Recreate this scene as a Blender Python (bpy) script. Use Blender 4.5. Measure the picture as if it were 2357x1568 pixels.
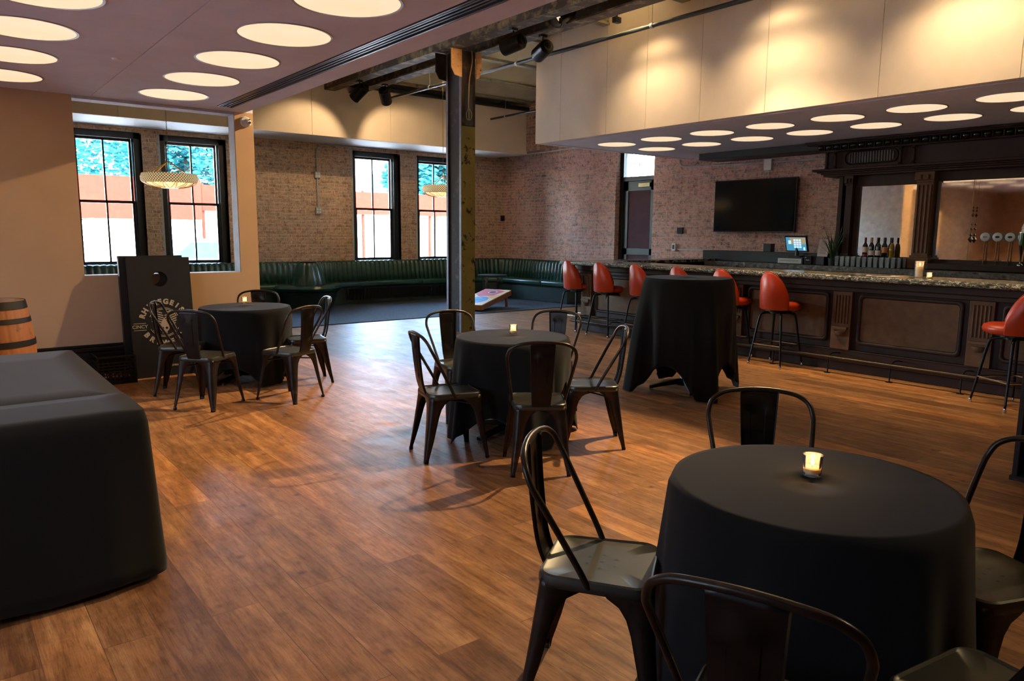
import bpy, bmesh, math, random
from mathutils import Vector, Matrix, noise
PI = math.pi
random.seed(7)
for o in list(bpy.data.objects): bpy.data.objects.remove(o)
SC = bpy.context.scene
COL = SC.collection

# ------------------------------------------------------------------ camera, world, sun, exposure
cam_d = bpy.data.cameras.new('camera'); cam = bpy.data.objects.new('camera', cam_d); COL.objects.link(cam)
cam_d.sensor_width = 36; cam_d.lens = 25.867; cam_d.clip_start = .05; cam_d.clip_end = 200
Rr = Matrix(((0.7860, 0.0832, -0.6126), (-0.6182, 0.1195, -0.7769), (0.0086, 0.9893, 0.1457)))
Xc, Yc = Vector(Rr.col[0]).normalized(), Vector(Rr.col[1])
Yc = (Yc - Xc * Xc.dot(Yc)).normalized(); Zc = Xc.cross(Yc)
M = Matrix((Xc, Yc, Zc)).transposed().to_4x4(); M.translation = Vector((0, 0, 1.52))
cam.matrix_world = M
SC.camera = cam
SC.view_settings.view_transform = 'Standard'; SC.view_settings.look = 'None'
SC.view_settings.gamma = 1; SC.view_settings.use_curve_mapping = False
SC.view_settings.exposure = 0.55
W = bpy.data.worlds.new('world'); SC.world = W; W.use_nodes = True
wn = W.node_tree.nodes; wl = W.node_tree.links
sky = wn.new('ShaderNodeTexSky'); sky.sky_type = 'NISHITA'; sky.sun_disc = False
sky.sun_elevation = math.radians(48); sky.sun_rotation = math.radians(200); sky.air_density = 1.2; sky.dust_density = 2.5
wn['Background'].inputs[1].default_value = 12.0
wl.new(sky.outputs[0], wn['Background'].inputs[0])

def light(name, kind, loc, power, color=(1, .78, .55), aim=None, **kw):
    d = bpy.data.lights.new(name, kind); d.energy = power; d.color = color
    for k, v in kw.items(): setattr(d, k, v)
    o = bpy.data.objects.new(name, d); COL.objects.link(o); o.location = loc
    if aim is not None:
        o.rotation_euler = (Vector(aim) - Vector(loc)).to_track_quat('-Z', 'Y').to_euler()
    return o
sun = light('sun', 'SUN', (0, 30, 20), 40.0, (.9, .95, 1), aim=(-3, 36.5, 11), angle=math.radians(1))

# ------------------------------------------------------------------ material helpers
def S(h):
    def f(c): return c / 12.92 if c <= .04045 else ((c + .055) / 1.055) ** 2.4
    return tuple(f(int(h[i:i + 2], 16) / 255) for i in (0, 2, 4)) + (1,)
class NT:
    def __init__(s, name):
        s.m = bpy.data.materials.new(name); s.m.use_nodes = True
        s.n = s.m.node_tree.nodes; s.l = s.m.node_tree.links; s.p = s.n['Principled BSDF']
    def node(s, t, **kw):
        x = s.n.new('ShaderNode' + t)
        for k, v in kw.items():
            if k.startswith('i_'):
                key = k[2:]; x.inputs[int(key) if key.isdigit() else key.replace('_', ' ')].default_value = v
            else: setattr(x, k, v)
        return x
    def coord(s, scale=(1, 1, 1), rot=(0, 0, 0), out='Object'):
        t = s.node('TexCoord'); m = s.node('Mapping'); m.inputs['Scale'].default_value = scale; m.inputs['Rotation'].default_value = rot
        s.l.new(t.outputs[out], m.inputs[0]); return m.outputs[0]
    def noise(s, vec, scale, detail=4, rough=.55):
        x = s.node('TexNoise', i_Scale=scale, i_Detail=detail, i_Roughness=rough); s.l.new(vec, x.inputs['Vector']); return x.outputs[0]
    def ramp(s, fac, stops, interp='LINEAR'):
        r = s.node('ValToRGB'); r.color_ramp.interpolation = interp; e = r.color_ramp.elements
        while len(e) < len(stops): e.new(.5)
        for q, (p, c) in zip(e, stops): q.position = p; q.color = c if len(c) == 4 else tuple(c) + (1,)
        s.l.new(fac, r.inputs[0]); return r.outputs[0]
    def mix(s, fac, a, b, mode='MIX'):
        x = s.node('MixRGB', blend_type=mode)
        for i, v in ((0, fac), (1, a), (2, b)):
            if hasattr(v, 'links'): s.l.new(v, x.inputs[i])
            else: x.inputs[i].default_value = v
        return x.outputs[0]
    def base(s, c):
        if hasattr(c, 'links'): s.l.new(c, s.p.inputs['Base Color'])
        else: s.p.inputs['Base Color'].default_value = c
    def set(s, **kw):
        for k, v in kw.items():
            i = s.p.inputs[k.replace('_', ' ')]
            if hasattr(v, 'links'): s.l.new(v, i)
            else: i.default_value = v
        return s
    def bump(s, h, strength=.3, dist=.01):
        b = s.node('Bump', i_Strength=strength, i_Distance=dist); s.l.new(h, b.inputs['Height']); s.l.new(b.outputs[0], s.p.inputs['Normal'])

def mat(name, color, rough=.5, metal=0, var=.12, nscale=8, bump=0, bscale=60, spec=.5):
    t = NT(name); v = t.coord(); n = t.noise(v, nscale)
    c = S(color) if isinstance(color, str) else color
    lo = tuple(x * (1 - var) for x in c[:3]) + (1,); hi = tuple(min(1, x * (1 + var)) for x in c[:3]) + (1,)
    t.base(t.ramp(n, [(.3, lo), (.7, hi)])); t.set(Roughness=rough, Metallic=metal, Specular_IOR_Level=spec)
    if bump: t.bump(t.noise(v, bscale, 3), bump, .004)
    return t.m
def emis(name, color, strength):
    t = NT(name); t.base((0, 0, 0, 1)); t.set(Emission_Color=S(color) if isinstance(color, str) else color, Emission_Strength=strength, Roughness=1.0); return t.m

def brick_mat(name, axis, c1, c2, c3, mortar, tint=None, bs=.62):
    t = NT(name); tc = t.node('TexCoord'); sp = t.node('SeparateXYZ'); t.l.new(tc.outputs['Object'], sp.inputs[0])
    cb = t.node('CombineXYZ'); ad = t.node('Math', operation='ADD'); t.l.new(sp.outputs[0], ad.inputs[0]); t.l.new(sp.outputs[1], ad.inputs[1]); t.l.new(ad.outputs[0], cb.inputs[0]); t.l.new(sp.outputs[2], cb.inputs[1])
    nz = t.node('TexNoise', i_Scale=3.0, i_Detail=3.0); t.l.new(cb.outputs[0], nz.inputs['Vector'])
    wob = t.mix(.03, cb.outputs[0], nz.outputs['Color'], 'ADD')
    br = t.node('TexBrick', i_Scale=1.0, i_Mortar_Size=.009, i_Mortar_Smooth=.7, i_Bias=0.0, i_Brick_Width=.215, i_Row_Height=.07)
    br.inputs['Color1'].default_value = (0, 0, 0, 1); br.inputs['Color2'].default_value = (1, 1, 1, 1); br.inputs['Mortar'].default_value = (.5, .5, .5, 1)
    t.l.new(wob, br.inputs['Vector'])
    colr = t.ramp(br.outputs['Color'], [(0, c1), (.45, c2), (.8, c3), (1, c2)])
    big = t.noise(cb.outputs[0], 1.1, 5, .6); fine = t.noise(cb.outputs[0], 26, 5, .7)
    colr = t.mix(t.ramp(fine, [(.38, (0, 0, 0)), (.66, (.9, .9, .9))]), colr, mortar)
    wash = t.ramp(big, [(.42, (0, 0, 0)), (.68, (bs, bs, bs))])
    colr = t.mix(wash, colr, tint or mortar)
    dk = t.ramp(t.noise(cb.outputs[0], 9, 6, .8), [(.36, (.28, .22, .2)), (.52, (1, 1, 1))])
    colr = t.mix(.85, colr, dk, 'MULTIPLY')
    colr = t.mix(t.ramp(br.outputs['Fac'], [(0, (0, 0, 0)), (1, (.6, .6, .6))]), colr, mortar)
    t.base(colr); t.set(Roughness=.9)
    h = t.mix(.5, t.ramp(br.outputs['Fac'], [(0, (1, 1, 1)), (1, (0, 0, 0))]), fine)
    t.bump(h, .9, .012)
    return t.m

def floor_mat():
    t = NT('oak_planks'); v = t.coord(rot=(0, 0, PI / 2))
    br = t.node('TexBrick', i_Scale=1.0, i_Mortar_Size=.0018, i_Mortar_Smooth=.2, i_Brick_Width=2.1, i_Row_Height=.19, offset=.37, offset_frequency=2)
    br.inputs['Color1'].default_value = (0, 0, 0, 1); br.inputs['Color2'].default_value = (1, 1, 1, 1); br.inputs['Mortar'].default_value = (.5, .5, .5, 1)
    t.l.new(v, br.inputs['Vector'])
    off = t.mix(1.0, t.coord(scale=(1, 1, 1)), t.mix(1.0, br.outputs['Color'], (7.0, 11.0, 3.0, 1), 'MULTIPLY'), 'ADD')
    mp = t.node('Mapping'); mp.inputs['Scale'].default_value = (9, 1.1, 1); t.l.new(off, mp.inputs[0])
    g = t.node('TexNoise', i_Scale=1.6, i_Detail=6.0, i_Roughness=.62, i_Distortion=.5); t.l.new(mp.outputs[0], g.inputs['Vector'])
    mp2 = t.node('Mapping'); mp2.inputs['Scale'].default_value = (70, 6, 1); t.l.new(off, mp2.inputs[0])
    g2 = t.node('TexNoise', i_Scale=1.2, i_Detail=3.0, i_Roughness=.6); t.l.new(mp2.outputs[0], g2.inputs['Vector'])
    wv = t.node('TexWave', wave_type='BANDS', bands_direction='X', i_Scale=4.5, i_Distortion=9.0, i_Detail=2.0, i_Detail_Scale=.9)
    t.l.new(mp.outputs[0], wv.inputs['Vector'])
    c = t.ramp(g.outputs[0], [(.28, S('73502f')), (.5, S('9a6d44')), (.72, S('b98c5c'))])
    c = t.mix(.20, c, t.ramp(wv.outputs[0], [(0, (.45, .4, .36)), (.5, (1, 1, 1))]), 'MULTIPLY')
    c = t.mix(.6, c, t.ramp(g2.outputs[0], [(.34, (.5, .45, .4)), (.52, (1, 1, 1))]), 'MULTIPLY')
    c = t.mix(.5, c, t.ramp(t.noise(t.coord(scale=(1, .6, 1)), 13, 6, .75), [(.36, (.55, .48, .42)), (.52, (1, 1, 1)), (.7, (1.2, 1.15, 1.05))]), 'MULTIPLY')
    c = t.mix(1.0, c, t.ramp(br.outputs['Color'], [(0, (.66, .60, .56)), (.4, (1, .97, .93)), (.8, (1.05, 1.02, .95)), (1, (1.5, 1.32, 1.05))]), 'MULTIPLY')
    c = t.mix(.4, c, t.ramp(t.noise(t.coord(), 3.2, 7, .72), [(.34, (.62, .56, .52)), (.5, (1, 1, 1)), (.68, (1.16, 1.12, 1.05))]), 'MULTIPLY')
    kn = t.node('TexVoronoi', i_Scale=4.2, i_Randomness=1.0); t.l.new(t.coord(), kn.inputs['Vector'])
    c = t.mix(t.ramp(kn.outputs[0], [(.02, (.75, .75, .75)), (.13, (0, 0, 0))]), c, S('3a2418'))
    c = t.mix(t.ramp(br.outputs['Fac'], [(0, (0, 0, 0)), (1, (.55, .55, .55))]), c, S('3e2416'))
    t.base(c)
    r = t.ramp(t.noise(t.coord(), 5, 5, .7), [(.3, (.40, .40, .40)), (.7, (.55, .55, .55))]); t.set(Roughness=r, Specular_IOR_Level=.3)
    hh = t.mix(.5, g2.outputs[0], t.ramp(br.outputs['Fac'], [(0, (1, 1, 1)), (1, (0, 0, 0))]))
    t.bump(hh, .18, .004)
    return t.m

def marble_mat():
    t = NT('dark_marble'); v = t.coord(scale=(1, .55, 1))
    d = t.node('TexNoise', i_Scale=5.0, i_Detail=7.0, i_Roughness=.65, i_Distortion=2.2); t.l.new(v, d.inputs['Vector'])
    vein = t.ramp(d.outputs[0], [(.44, (0, 0, 0)), (.5, (1, 1, 1)), (.56, (0, 0, 0))])
    d2 = t.noise(v, 2.0, 4)
    c = t.ramp(d2, [(.3, S('16130f')), (.7, S('2f2a24'))])
    t.base(t.mix(vein, c, S('a39a84'))); t.set(Roughness=.18); return t.m
def chisel_mat():
    t = NT('chiselled_marble_edge'); v = t.coord(scale=(1, 1, 2.2))
    d = t.node('TexNoise', i_Scale=24.0, i_Detail=6.0, i_Roughness=.7, i_Distortion=1.4); t.l.new(v, d.inputs['Vector'])
    t.base(t.ramp(d.outputs[0], [(.46, S('15130f')), (.54, S('5a5545')), (.60, S('c8c1a8')), (.66, S('2a271f'))])); t.set(Roughness=.35)
    t.bump(d.outputs[0], .6, .01); return t.m
def speckle_mat(name, base, spot, scale=18, th=.6, rough=.6, metal=0, soft=.05, bump=0, det=6):
    t = NT(name); v = t.coord(); n = t.noise(v, scale, det, .65)
    t.base(t.mix(t.ramp(n, [(th, (0, 0, 0)), (th + soft, (1, 1, 1))]), t.ramp(t.noise(v, scale / 3), [(.3, tuple(x * .8 for x in S(base)[:3])), (.7, tuple(min(1, x * 1.15) for x in S(base)[:3]))]), S(spot)))
    t.set(Roughness=rough, Metallic=metal)
    if bump: t.bump(n, bump, .006)
    return t.m
def cloth_mat(name, c):
    t = NT(name); v = t.coord(); n = t.noise(v, 4)
    cc = S(c)[:3]
    t.base(t.ramp(n, [(.3, tuple(x * .9 for x in cc)), (.7, tuple(x * 1.1 for x in cc))]))
    t.set(Roughness=.95, Specular_IOR_Level=.15, Sheen_Weight=.08, Sheen_Roughness=.5); t.bump(t.noise(v, 700, 2), .2, .001); return t.m
def clear_mat(name, tint=(1, 1, 1, 1), dif=0, ior=1.45):
    t = NT(name); t.n.remove(t.p)
    tr = t.node('BsdfTransparent'); tr.inputs[0].default_value = tint
    gs = t.node('BsdfGlossy'); gs.inputs['Roughness'].default_value = .03
    fr = t.node('Fresnel', i_IOR=ior); mx = t.node('MixShader')
    if dif:
        df = t.node('BsdfDiffuse'); m0 = t.node('MixShader'); m0.inputs[0].default_value = dif; t.l.new(tr.outputs[0], m0.inputs[1]); t.l.new(df.outputs[0], m0.inputs[2]); tr = m0
    t.l.new(fr.outputs[0], mx.inputs[0]); t.l.new(tr.outputs[0], mx.inputs[1]); t.l.new(gs.outputs[0], mx.inputs[2])
    t.l.new(mx.outputs[0], t.n['Material Output'].inputs[0]); return t.m
def brass_black():
    t = NT('gunmetal'); v = t.coord()
    n = t.noise(v, 7, 5, .7)
    t.base(t.ramp(n, [(.35, S('2b241d')), (.6, S('3a3128')), (.8, S('6a5232'))]))
    t.set(Metallic=.75, Roughness=t.ramp(t.noise(v, 12), [(.3, (.28,) * 3), (.7, (.42,) * 3)])); return t.m

MT = dict(
    floor=floor_mat(), marble=marble_mat(), chisel=chisel_mat(),
    carpet=speckle_mat('carpet_blue', '20262f', '55636e', 60, .56, .95, soft=.1, bump=.3),
    brickY=brick_mat('brick_window_wall', 0, S('a86a4a'), S('b98a68'), S('94705a'), S('d8c0a4'), S('b89c84')),
    brickX=brick_mat('brick_side_wall', 1, S('b06850'), S('c88468'), S('7c564a'), S('ccb8ac'), S('cfa698')),
    brickE=brick_mat('brick_reveal', 0, S('6b4535'), S('8c6149'), S('6b4b3a'), S('a58c76')),
    beige=mat('beige_fabric_wall', 'c09c74', .92, 0, .04, 3, .15, 300),
    ceil=mat('ceiling_fabric', 'd8d6e2', .9, 0, .05, 3, .12, 250),
    panel=mat('cream_acoustic_panel', 'e4d3bc', .92, 0, .04, 3, .12, 300),
    soffit=mat('soffit_panel', 'd2c0a8', .92, 0, .04, 3, .12, 300),
    white=mat('white_paint', 'd8d4cc', .6, 0, .03), grey=mat('light_grey_metal', 'a8aaab', .45, .2, .05),
    black=mat('black_paint', '0c0b0b', .45, 0, .1), blackm=mat('black_metal', '121010', .35, .6, .1),
    dframe=mat('dark_window_paint', '1d2224', .35, 0, .08),
    dwood=mat('dark_mahogany', '2c170b', .5, 0, .25, 10, spec=.25), dwood2=mat('mahogany_panel', '5a3a1f', .5, 0, .2, 10, spec=.25),
    door=mat('door_brown', '4a343c', .8, 0, .1, spec=.15), gun=brass_black(),
    splat=mat('gunmetal_plate', '241e19', .36, .7, .25, 9),
    cloth=cloth_mat('black_cloth', '15130f'), cloth2=cloth_mat('charcoal_cloth', '1d1a18'),
    leather=mat('orange_leather', 'a83312', .34, 0, .1, 5, .12, 180), green=mat('green_vinyl', '1f4236', .27, 0, .15, 5, .08, 120, .6),
    greend=mat('green_vinyl_base', '1c2f29', .5, 0, .15, 5),
    chrome=mat('chrome', 'c8c8c8', .12, 1, .03), brass=mat('aged_brass', '8a7a5a', .3, 1, .1),
    rust=speckle_mat('rusty_steel', '2a1a12', '54402a', 7, .56, .9, 0, .15, .4),
    rustbeam=speckle_mat('beam_flaked_paint', '453424', 'a08a5c', 5, .5, .8, .1, .2, .5),
    yel=speckle_mat('flaking_yellow_paint', '7f7230', '1f150d', 7, .57, .7, 0, .05, .5),
    orng=speckle_mat('orange_primer', 'b0804e', '3a2212', 14, .60, .75, 0, .05, .3),
    vault=speckle_mat('vault_plaster', 'd2cbb0', '8a7c60', 3, .6, .9, 0, .2, .3),
    vaulty=speckle_mat('vault_joist', '8d8466', '2c261c', 5, .55, .8, 0, .15, .3),
    barrel=speckle_mat('barrel_oak', '9a5a24', '2a160b', 7, .56, .6, 0, .18, .2), hoop=mat('barrel_hoop', '231e1a', .5, .6, .15),
    glass=clear_mat('clear_glass', dif=.12, ior=1.3), wglass=clear_mat('window_glass', (.93, .98, 1, 1)), bglass=clear_mat('glassware', (.93, .96, .96, 1), dif=.14, ior=1.5),
    mirror=mat('aged_mirror', 'ded6cc', .04, 1, .12, 14), wax=mat('candle_wax', 'e8b860', .5, 0, .03), waxw=mat('pillar_wax', 'e8c68a', .5, 0, .03),
    flame=emis('flame', (1, .55, .16, 1), 25), disk=None, screen=emis('screen_glow', '3c7f9c', 1.0),
    tv=mat('tv_panel', '040506', .12, 0, .1), paper=mat('paper', 'b9a8a2', .8, 0, .05), print_=mat('lettering_cream', 'b9a688', .8, 0, .05),
    ink=mat('print_ink', '2b2b2e', .7), leaf=mat('leaf_green', '1d3a15', .4, 0, .3, 20), pot=mat('pot_dark', '18181a', .5),
    wine=mat('wine_glass_dark', '0d0806', .08, 0, .1), wineg=mat('wine_glass_green', '10180c', .08), gold=mat('white_wine_glass', '8a6a18', .08, 0, .1),
    redfoil=mat('red_foil', '6a0f14', .3), tanfoil=mat('tan_foil', '9c7a5a', .4), blackfoil=mat('black_foil', '0b0b0d', .3),
    label=mat('bottle_label', 'cdb5a2', .7), olabel=mat('orange_label', 'c07a4a', .7), rlabel=mat('red_stripe', '7a1a18', .6),
    pine=mat('cornhole_wood', 'a4622e', .5, 0, .2, 10), bred=mat('board_red', 'c4505a', .5), byel=mat('board_yellow', 'd89a4c', .5), bblu=mat('board_blue', '2f83b4', .5), bwht=mat('board_white', 'd8c8c4', .5), bcream=mat('board_cream', 'd8b888', .5),
    bboard=speckle_mat('black_board', '1a1a1a', '55504a', 30, .72, .5, 0, .03), crate=mat('black_plastic', '0b0a0a', .4),
    fence=mat('red_banner', '6a1812', 1, 0, .1, spec=0), pave=mat('pavement', 'c2b8ae', .9), bldg=mat('pale_building', 'cfcac0', .9), asphalt=mat('asphalt', '8d8c8e', .9),
    bark=mat('bark', '3d3226', .9), tleaf=mat('tree_leaf', '18444a', 1, 0, .3, 3, spec=0), carp=mat('car_paint', '5a6a78', .8, spec=0), carw=mat('car_window', '24404a', .8, spec=0),
    steel=mat('stainless_strip', 'a9a49b', .35, .8, .05), shell=None)
def disk_mat():
    t = NT('disk_diffuser'); v = t.coord(); n = t.noise(v, 3, 5, .6)
    c = t.ramp(n, [(.3, S('ffdcae')), (.7, S('ffe8c6'))]); t.base((.8, .7, .55, 1)); t.set(Emission_Color=c, Emission_Strength=.62, Roughness=.8); return t.m
MT['slat'] = mat('diffuser_slat', '4a464a', .35, .5); MT['tglass'] = clear_mat('tinted_glass', (.34, .365, .42, 1)); MT['disk'] = disk_mat(); MT['gunseat_lit'] = mat('gunmetal_seat_lit', '4a493f', .36, .7, .12, 6)  # seat gunmetal lightened to stand in for reflected ceiling lights
def shell_mat():
    t = NT('capiz_shade'); v = t.coord(); c = t.ramp(t.noise(v, 12), [(.3, S('c98b46')), (.7, S('f5d9a8'))])
    t.base(c); t.set(Roughness=.4, Emission_Color=c, Emission_Strength=1.1, Transmission_Weight=.2); return t.m
MT['shell'] = shell_mat()

# ------------------------------------------------------------------ mesh helpers
def box(bm, x0, x1, y0, y1, z0, z1, mtx=None):
    vs = [bm.verts.new((x, y, z)) for x in (x0, x1) for y in (y0, y1) for z in (z0, z1)]
    if mtx is not None:
        for v in vs: v.co = mtx @ v.co
    for f in ((0, 1, 3, 2), (4, 6, 7, 5), (0, 4, 5, 1), (2, 3, 7, 6), (0, 2, 6, 4), (1, 5, 7, 3)): bm.faces.new([vs[i] for i in f])
    return vs
def lathe(bm, prof, n=24, c=(0, 0), a0=0, a1=2 * PI, mtx=None):
    full = abs(a1 - a0 - 2 * PI) < 1e-6; m = n if full else n + 1; rings = []
    for r, z in prof:
        if r < 1e-6: v = bm.verts.new((c[0], c[1], z)); rings.append([v] * m)
        else: rings.append([bm.verts.new((c[0] + r * math.cos(a0 + (a1 - a0) * i / n), c[1] + r * math.sin(a0 + (a1 - a0) * i / n), z)) for i in range(m)])
    seen = set()
    if mtx is not None:
        for rg in rings:
            for v in rg:
                if v not in seen: seen.add(v); v.co = mtx @ v.co
    for a, b in zip(rings, rings[1:]):
        for i in range(n):
            j = (i + 1) % m
            q = []
            for v in (a[i], a[j], b[j], b[i]):
                if v not in q: q.append(v)
            if len(q) > 2:
                try: bm.faces.new(q)
                except ValueError: pass
def cyl(bm, p, q, r, r2=None, n=12, cap=True):
    p, q = Vector(p), Vector(q); d = q - p; L = d.length
    mt = Matrix.Translation(p) @ d.to_track_quat('Z', 'Y').to_matrix().to_4x4(); r2 = r if r2 is None else r2
    lathe(bm, ([(0, 0)] if cap else []) + [(r, 0), (r2, L)] + ([(0, L)] if cap else []), n, mtx=mt)
def crom(pts, k=5, closed=False):
    P = [Vector(p) for p in pts]; n = len(P); out = []
    rng = range(n if closed else n - 1)
    for i in rng:
        g = (lambda j: P[j % n]) if closed else (lambda j: P[max(0, min(n - 1, j))])
        a, b, c, d = g(i - 1), g(i), g(i + 1), g(i + 2)
        for s in range(k):
            t = s / k
            out.append(.5 * ((2 * b) + (c - a) * t + (2 * a - 5 * b + 4 * c - d) * t * t + (3 * b - a - 3 * c + d) * t ** 3))
    if not closed: out.append(P[-1])
    return out
def tube(bm, pts, r, n=8, k=5, smooth=True, closed=False, cap=True):
    P = crom(pts, k, closed) if smooth else [Vector(p) for p in pts]
    m = len(P); rings = []; up = None
    for i, p in enumerate(P):
        t = (P[(i + 1) % m] - P[i - 1]) if closed else (P[min(i + 1, m - 1)] - P[max(i - 1, 0)])
        t.normalize()
        if up is None: up = t.orthogonal().normalized()
        up = (up - t * up.dot(t)).normalized(); s = t.cross(up)
        rr = r(i / (m - 1)) if callable(r) else r
        rings.append([bm.verts.new(p + (up * math.cos(2 * PI * j / n) + s * math.sin(2 * PI * j / n)) * rr) for j in range(n)])
    R2 = rings + [rings[0]] if closed else rings
    for a, b in zip(R2, R2[1:]):
        for j in range(n): bm.faces.new((a[j], a[(j + 1) % n], b[(j + 1) % n], b[j]))
    if cap and not closed: bm.faces.new(rings[0][::-1]); bm.faces.new(rings[-1])
def prism(bm, pts, z0, z1, mtx=None):
    a = [bm.verts.new((x, y, z0)) for x, y in pts]; b = [bm.verts.new((x, y, z1)) for x, y in pts]
    if mtx is not None:
        for v in a + b: v.co = mtx @ v.co
    n = len(pts); bm.faces.new(a[::-1]); bm.faces.new(b)
    for i in range(n): bm.faces.new((a[i], a[(i + 1) % n], b[(i + 1) % n], b[i]))
def rrect(w, h, r, n=5, cx=0, cy=0):
    out = []
    for sx, sy, a in ((1, 1, 0), (-1, 1, 90), (-1, -1, 180), (1, -1, 270)):
        for i in range(n + 1):
            t = math.radians(a + 90 * i / n); out.append((cx + sx * (w / 2 - r) + r * math.cos(t), cy + sy * (h / 2 - r) + r * math.sin(t)))
    return out
def grid(bm, nu, nv, f, closed_u=False):
    V = [[bm.verts.new(f(u, v)) for v in range(nv)] for u in range(nu)]
    for u in range(nu if closed_u else nu - 1):
        for v in range(nv - 1): bm.faces.new((V[u][v], V[(u + 1) % nu][v], V[(u + 1) % nu][v + 1], V[u][v + 1]))
    return V
AX = Matrix(((1, 0, 0), (0, 0, -1), (0, 1, 0))).to_4x4()      # xy -> xz plane, facing -y
def obj(name, bm, m, parent=None, bevel=0, smooth=False, solid=0, sub=0, seg=2):
    bmesh.ops.recalc_face_normals(bm, faces=bm.faces)
    me = bpy.data.meshes.new(name); bm.to_mesh(me); bm.free()
    me.materials.append(MT[m] if isinstance(m, str) else m)
    o = bpy.data.objects.new(name, me); COL.objects.link(o)
    if solid: s = o.modifiers.new('s', 'SOLIDIFY'); s.thickness = solid; s.offset = 0
    if bevel: b = o.modifiers.new('b', 'BEVEL'); b.width = bevel; b.segments = seg; b.limit_method = 'ANGLE'
    if sub: q = o.modifiers.new('q', 'SUBSURF'); q.levels = q.render_levels = sub
    if smooth:
        for p in me.polygons: p.use_smooth = True
        if smooth != 'all':
            try: me.set_sharp_from_angle(angle=math.radians(40))
            except Exception: pass
    if parent: o.parent = parent
    return o
def tag(o, label, cat, group=None):
    o['label'] = label; o['category'] = cat
    if group: o['group'] = group
    return o
def thing(name, label, cat, loc=(0, 0, 0), rz=0, group=None):
    o = bpy.data.objects.new(name, None); COL.objects.link(o); o.location = loc; o.rotation_euler = (0, 0, rz); o.empty_display_size = .1
    return tag(o, label, cat, group)
def struct(name, bm, m, parent=None, **kw):
    o = obj(name, bm, m, parent, **kw)
    if not parent: o['kind'] = 'structure'
    return o
def sbox(name, d, m, parent=None, **kw):
    bm = bmesh.new(); box(bm, *d); return struct(name, bm, m, parent, **kw)
def pbox(name, d, m, parent=None, **kw):
    bm = bmesh.new(); box(bm, *d); return obj(name, bm, m, parent, **kw)
def dup(root, loc, rz, label=None, group=None, cat=None):
    r = root.copy(); COL.objects.link(r); r.location = loc; r.rotation_euler = (0, 0, rz)
    if label: r['label'] = label
    if group: r['group'] = group
    for ch in list(root.children):
        c = ch.copy(); COL.objects.link(c); c.parent = r
        for g in list(ch.children):
            e = g.copy(); COL.objects.link(e); e.parent = c
    return r
def textbm(bm, s, size, mtx, depth=.002, arc=None, bold=0):
    cu = bpy.data.curves.new('t', 'FONT'); cu.body = s; cu.size = size; cu.extrude = depth; cu.align_x = 'CENTER'; cu.align_y = 'CENTER'; cu.offset = bold; cu.resolution_u = 3
    o = bpy.data.objects.new('t', cu); COL.objects.link(o); bpy.context.view_layer.update()
    me = bpy.data.meshes.new_from_object(o.evaluated_get(bpy.context.evaluated_depsgraph_get()))
    me.transform(mtx); bm.from_mesh(me); bpy.data.meshes.remove(me); bpy.data.objects.remove(o); bpy.data.curves.remove(cu)

# ------------------------------------------------------------------ building shell
WY, WX = 14.68, 11.30           # window wall, side wall
XL, YB = -2.6, -3.6
sbox('floor', (XL, WX + .6, YB, 15.0, -.12, 0), 'floor')
bm = bmesh.new(); box(bm, 3.3, 11.3, 11.18, WY, .001, .012)
o = obj('carpet', bm, 'carpet'); tag(o, 'dark blue speckled carpet in front of the green banquette', 'carpet')
# window wall with four openings and an unseen one added for lounge light
WINS = [(-1.85, -.70), (1.97, 3.13), (3.43, 4.60), (7.22, 8.37), (8.80, 9.95)]
WZ0, WZ1 = .84, 3.22
bm = bmesh.new(); xs = XL
for a, b in WINS:
    box(bm, xs, a, WY, WY + .45, 0, 5); box(bm, a, b, WY, WY + .45, 0, WZ0); box(bm, a, b, WY, WY + .45, WZ1, 5); xs = b
box(bm, xs, WX + .6, WY, WY + .45, 0, 5)
struct('wall_window', bm, 'brickY')
# side wall with door recess
DY0, DY1 = 9.88, 10.90
bm = bmesh.new()
box(bm, WX, WX + .5, YB, DY0, 0, 5); box(bm, WX, WX + .5, DY1, WY, 0, 5); box(bm, WX, WX + .5, DY0, DY1, 3.35, 5)
struct('wall_side', bm, 'brickX')
sbox('trim_1', (11.20, WX, 9.1, 14.68, 3.335, 3.35), 'white')
LWIN_ADDED = [(1.2, 2.4), (3.5, 4.7), (5.8, 7.0)]  # unseen windows added to bring daylight onto the left ceiling
bm = bmesh.new(); ys = YB
for a, b in LWIN_ADDED:
    box(bm, XL - .2, XL, ys, a, 0, 5); box(bm, XL - .2, XL, a, b, 0, .9); box(bm, XL - .2, XL, a, b, 2.72, 5); ys = b
box(bm, XL - .2, XL, ys, 8.6, 0, 5)
struct('wall_left', bm, 'beige')
for i, (a, b) in enumerate(LWIN_ADDED):
    w = bpy.data.objects.new('window_%d' % (i + 6), None); COL.objects.link(w); w['kind'] = 'structure'
    bm = bmesh.new(); zm = 1.8
    for y0, y1, z0, z1 in ((a, a + .08, .9, 2.72), (b - .08, b, .9, 2.72), (a, b, .9, .97), (a, b, 2.64, 2.72), (a, b, zm - .025, zm + .025), ((a + b) / 2 - .015, (a + b) / 2 + .015, .9, 2.72)): box(bm, XL - .15, XL - .08, y0, y1, z0, z1)
    obj('window_frame', bm, 'dframe', w)
    bm = bmesh.new(); box(bm, XL - .12, XL - .115, a + .04, b - .04, .93, 2.69); obj('pane', bm, MT['tglass'], w)  # glass tint dims the daylight of the added window
    light('window_portal', 'AREA', (XL - .19, (a + b) / 2, 1.81), 1, (1, 1, 1), aim=(5, (a + b) / 2, 1.81), shape='RECTANGLE', size=1.2, size_y=1.82).data.cycles.is_portal = True
sbox('wall_lounge', (XL - .2, XL, 8.6, 15, 0, 5), speckle_mat('speckled_wallpaper', 'e4dace', '9a8c82', 26, .62, .8, soft=.06))
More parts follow.
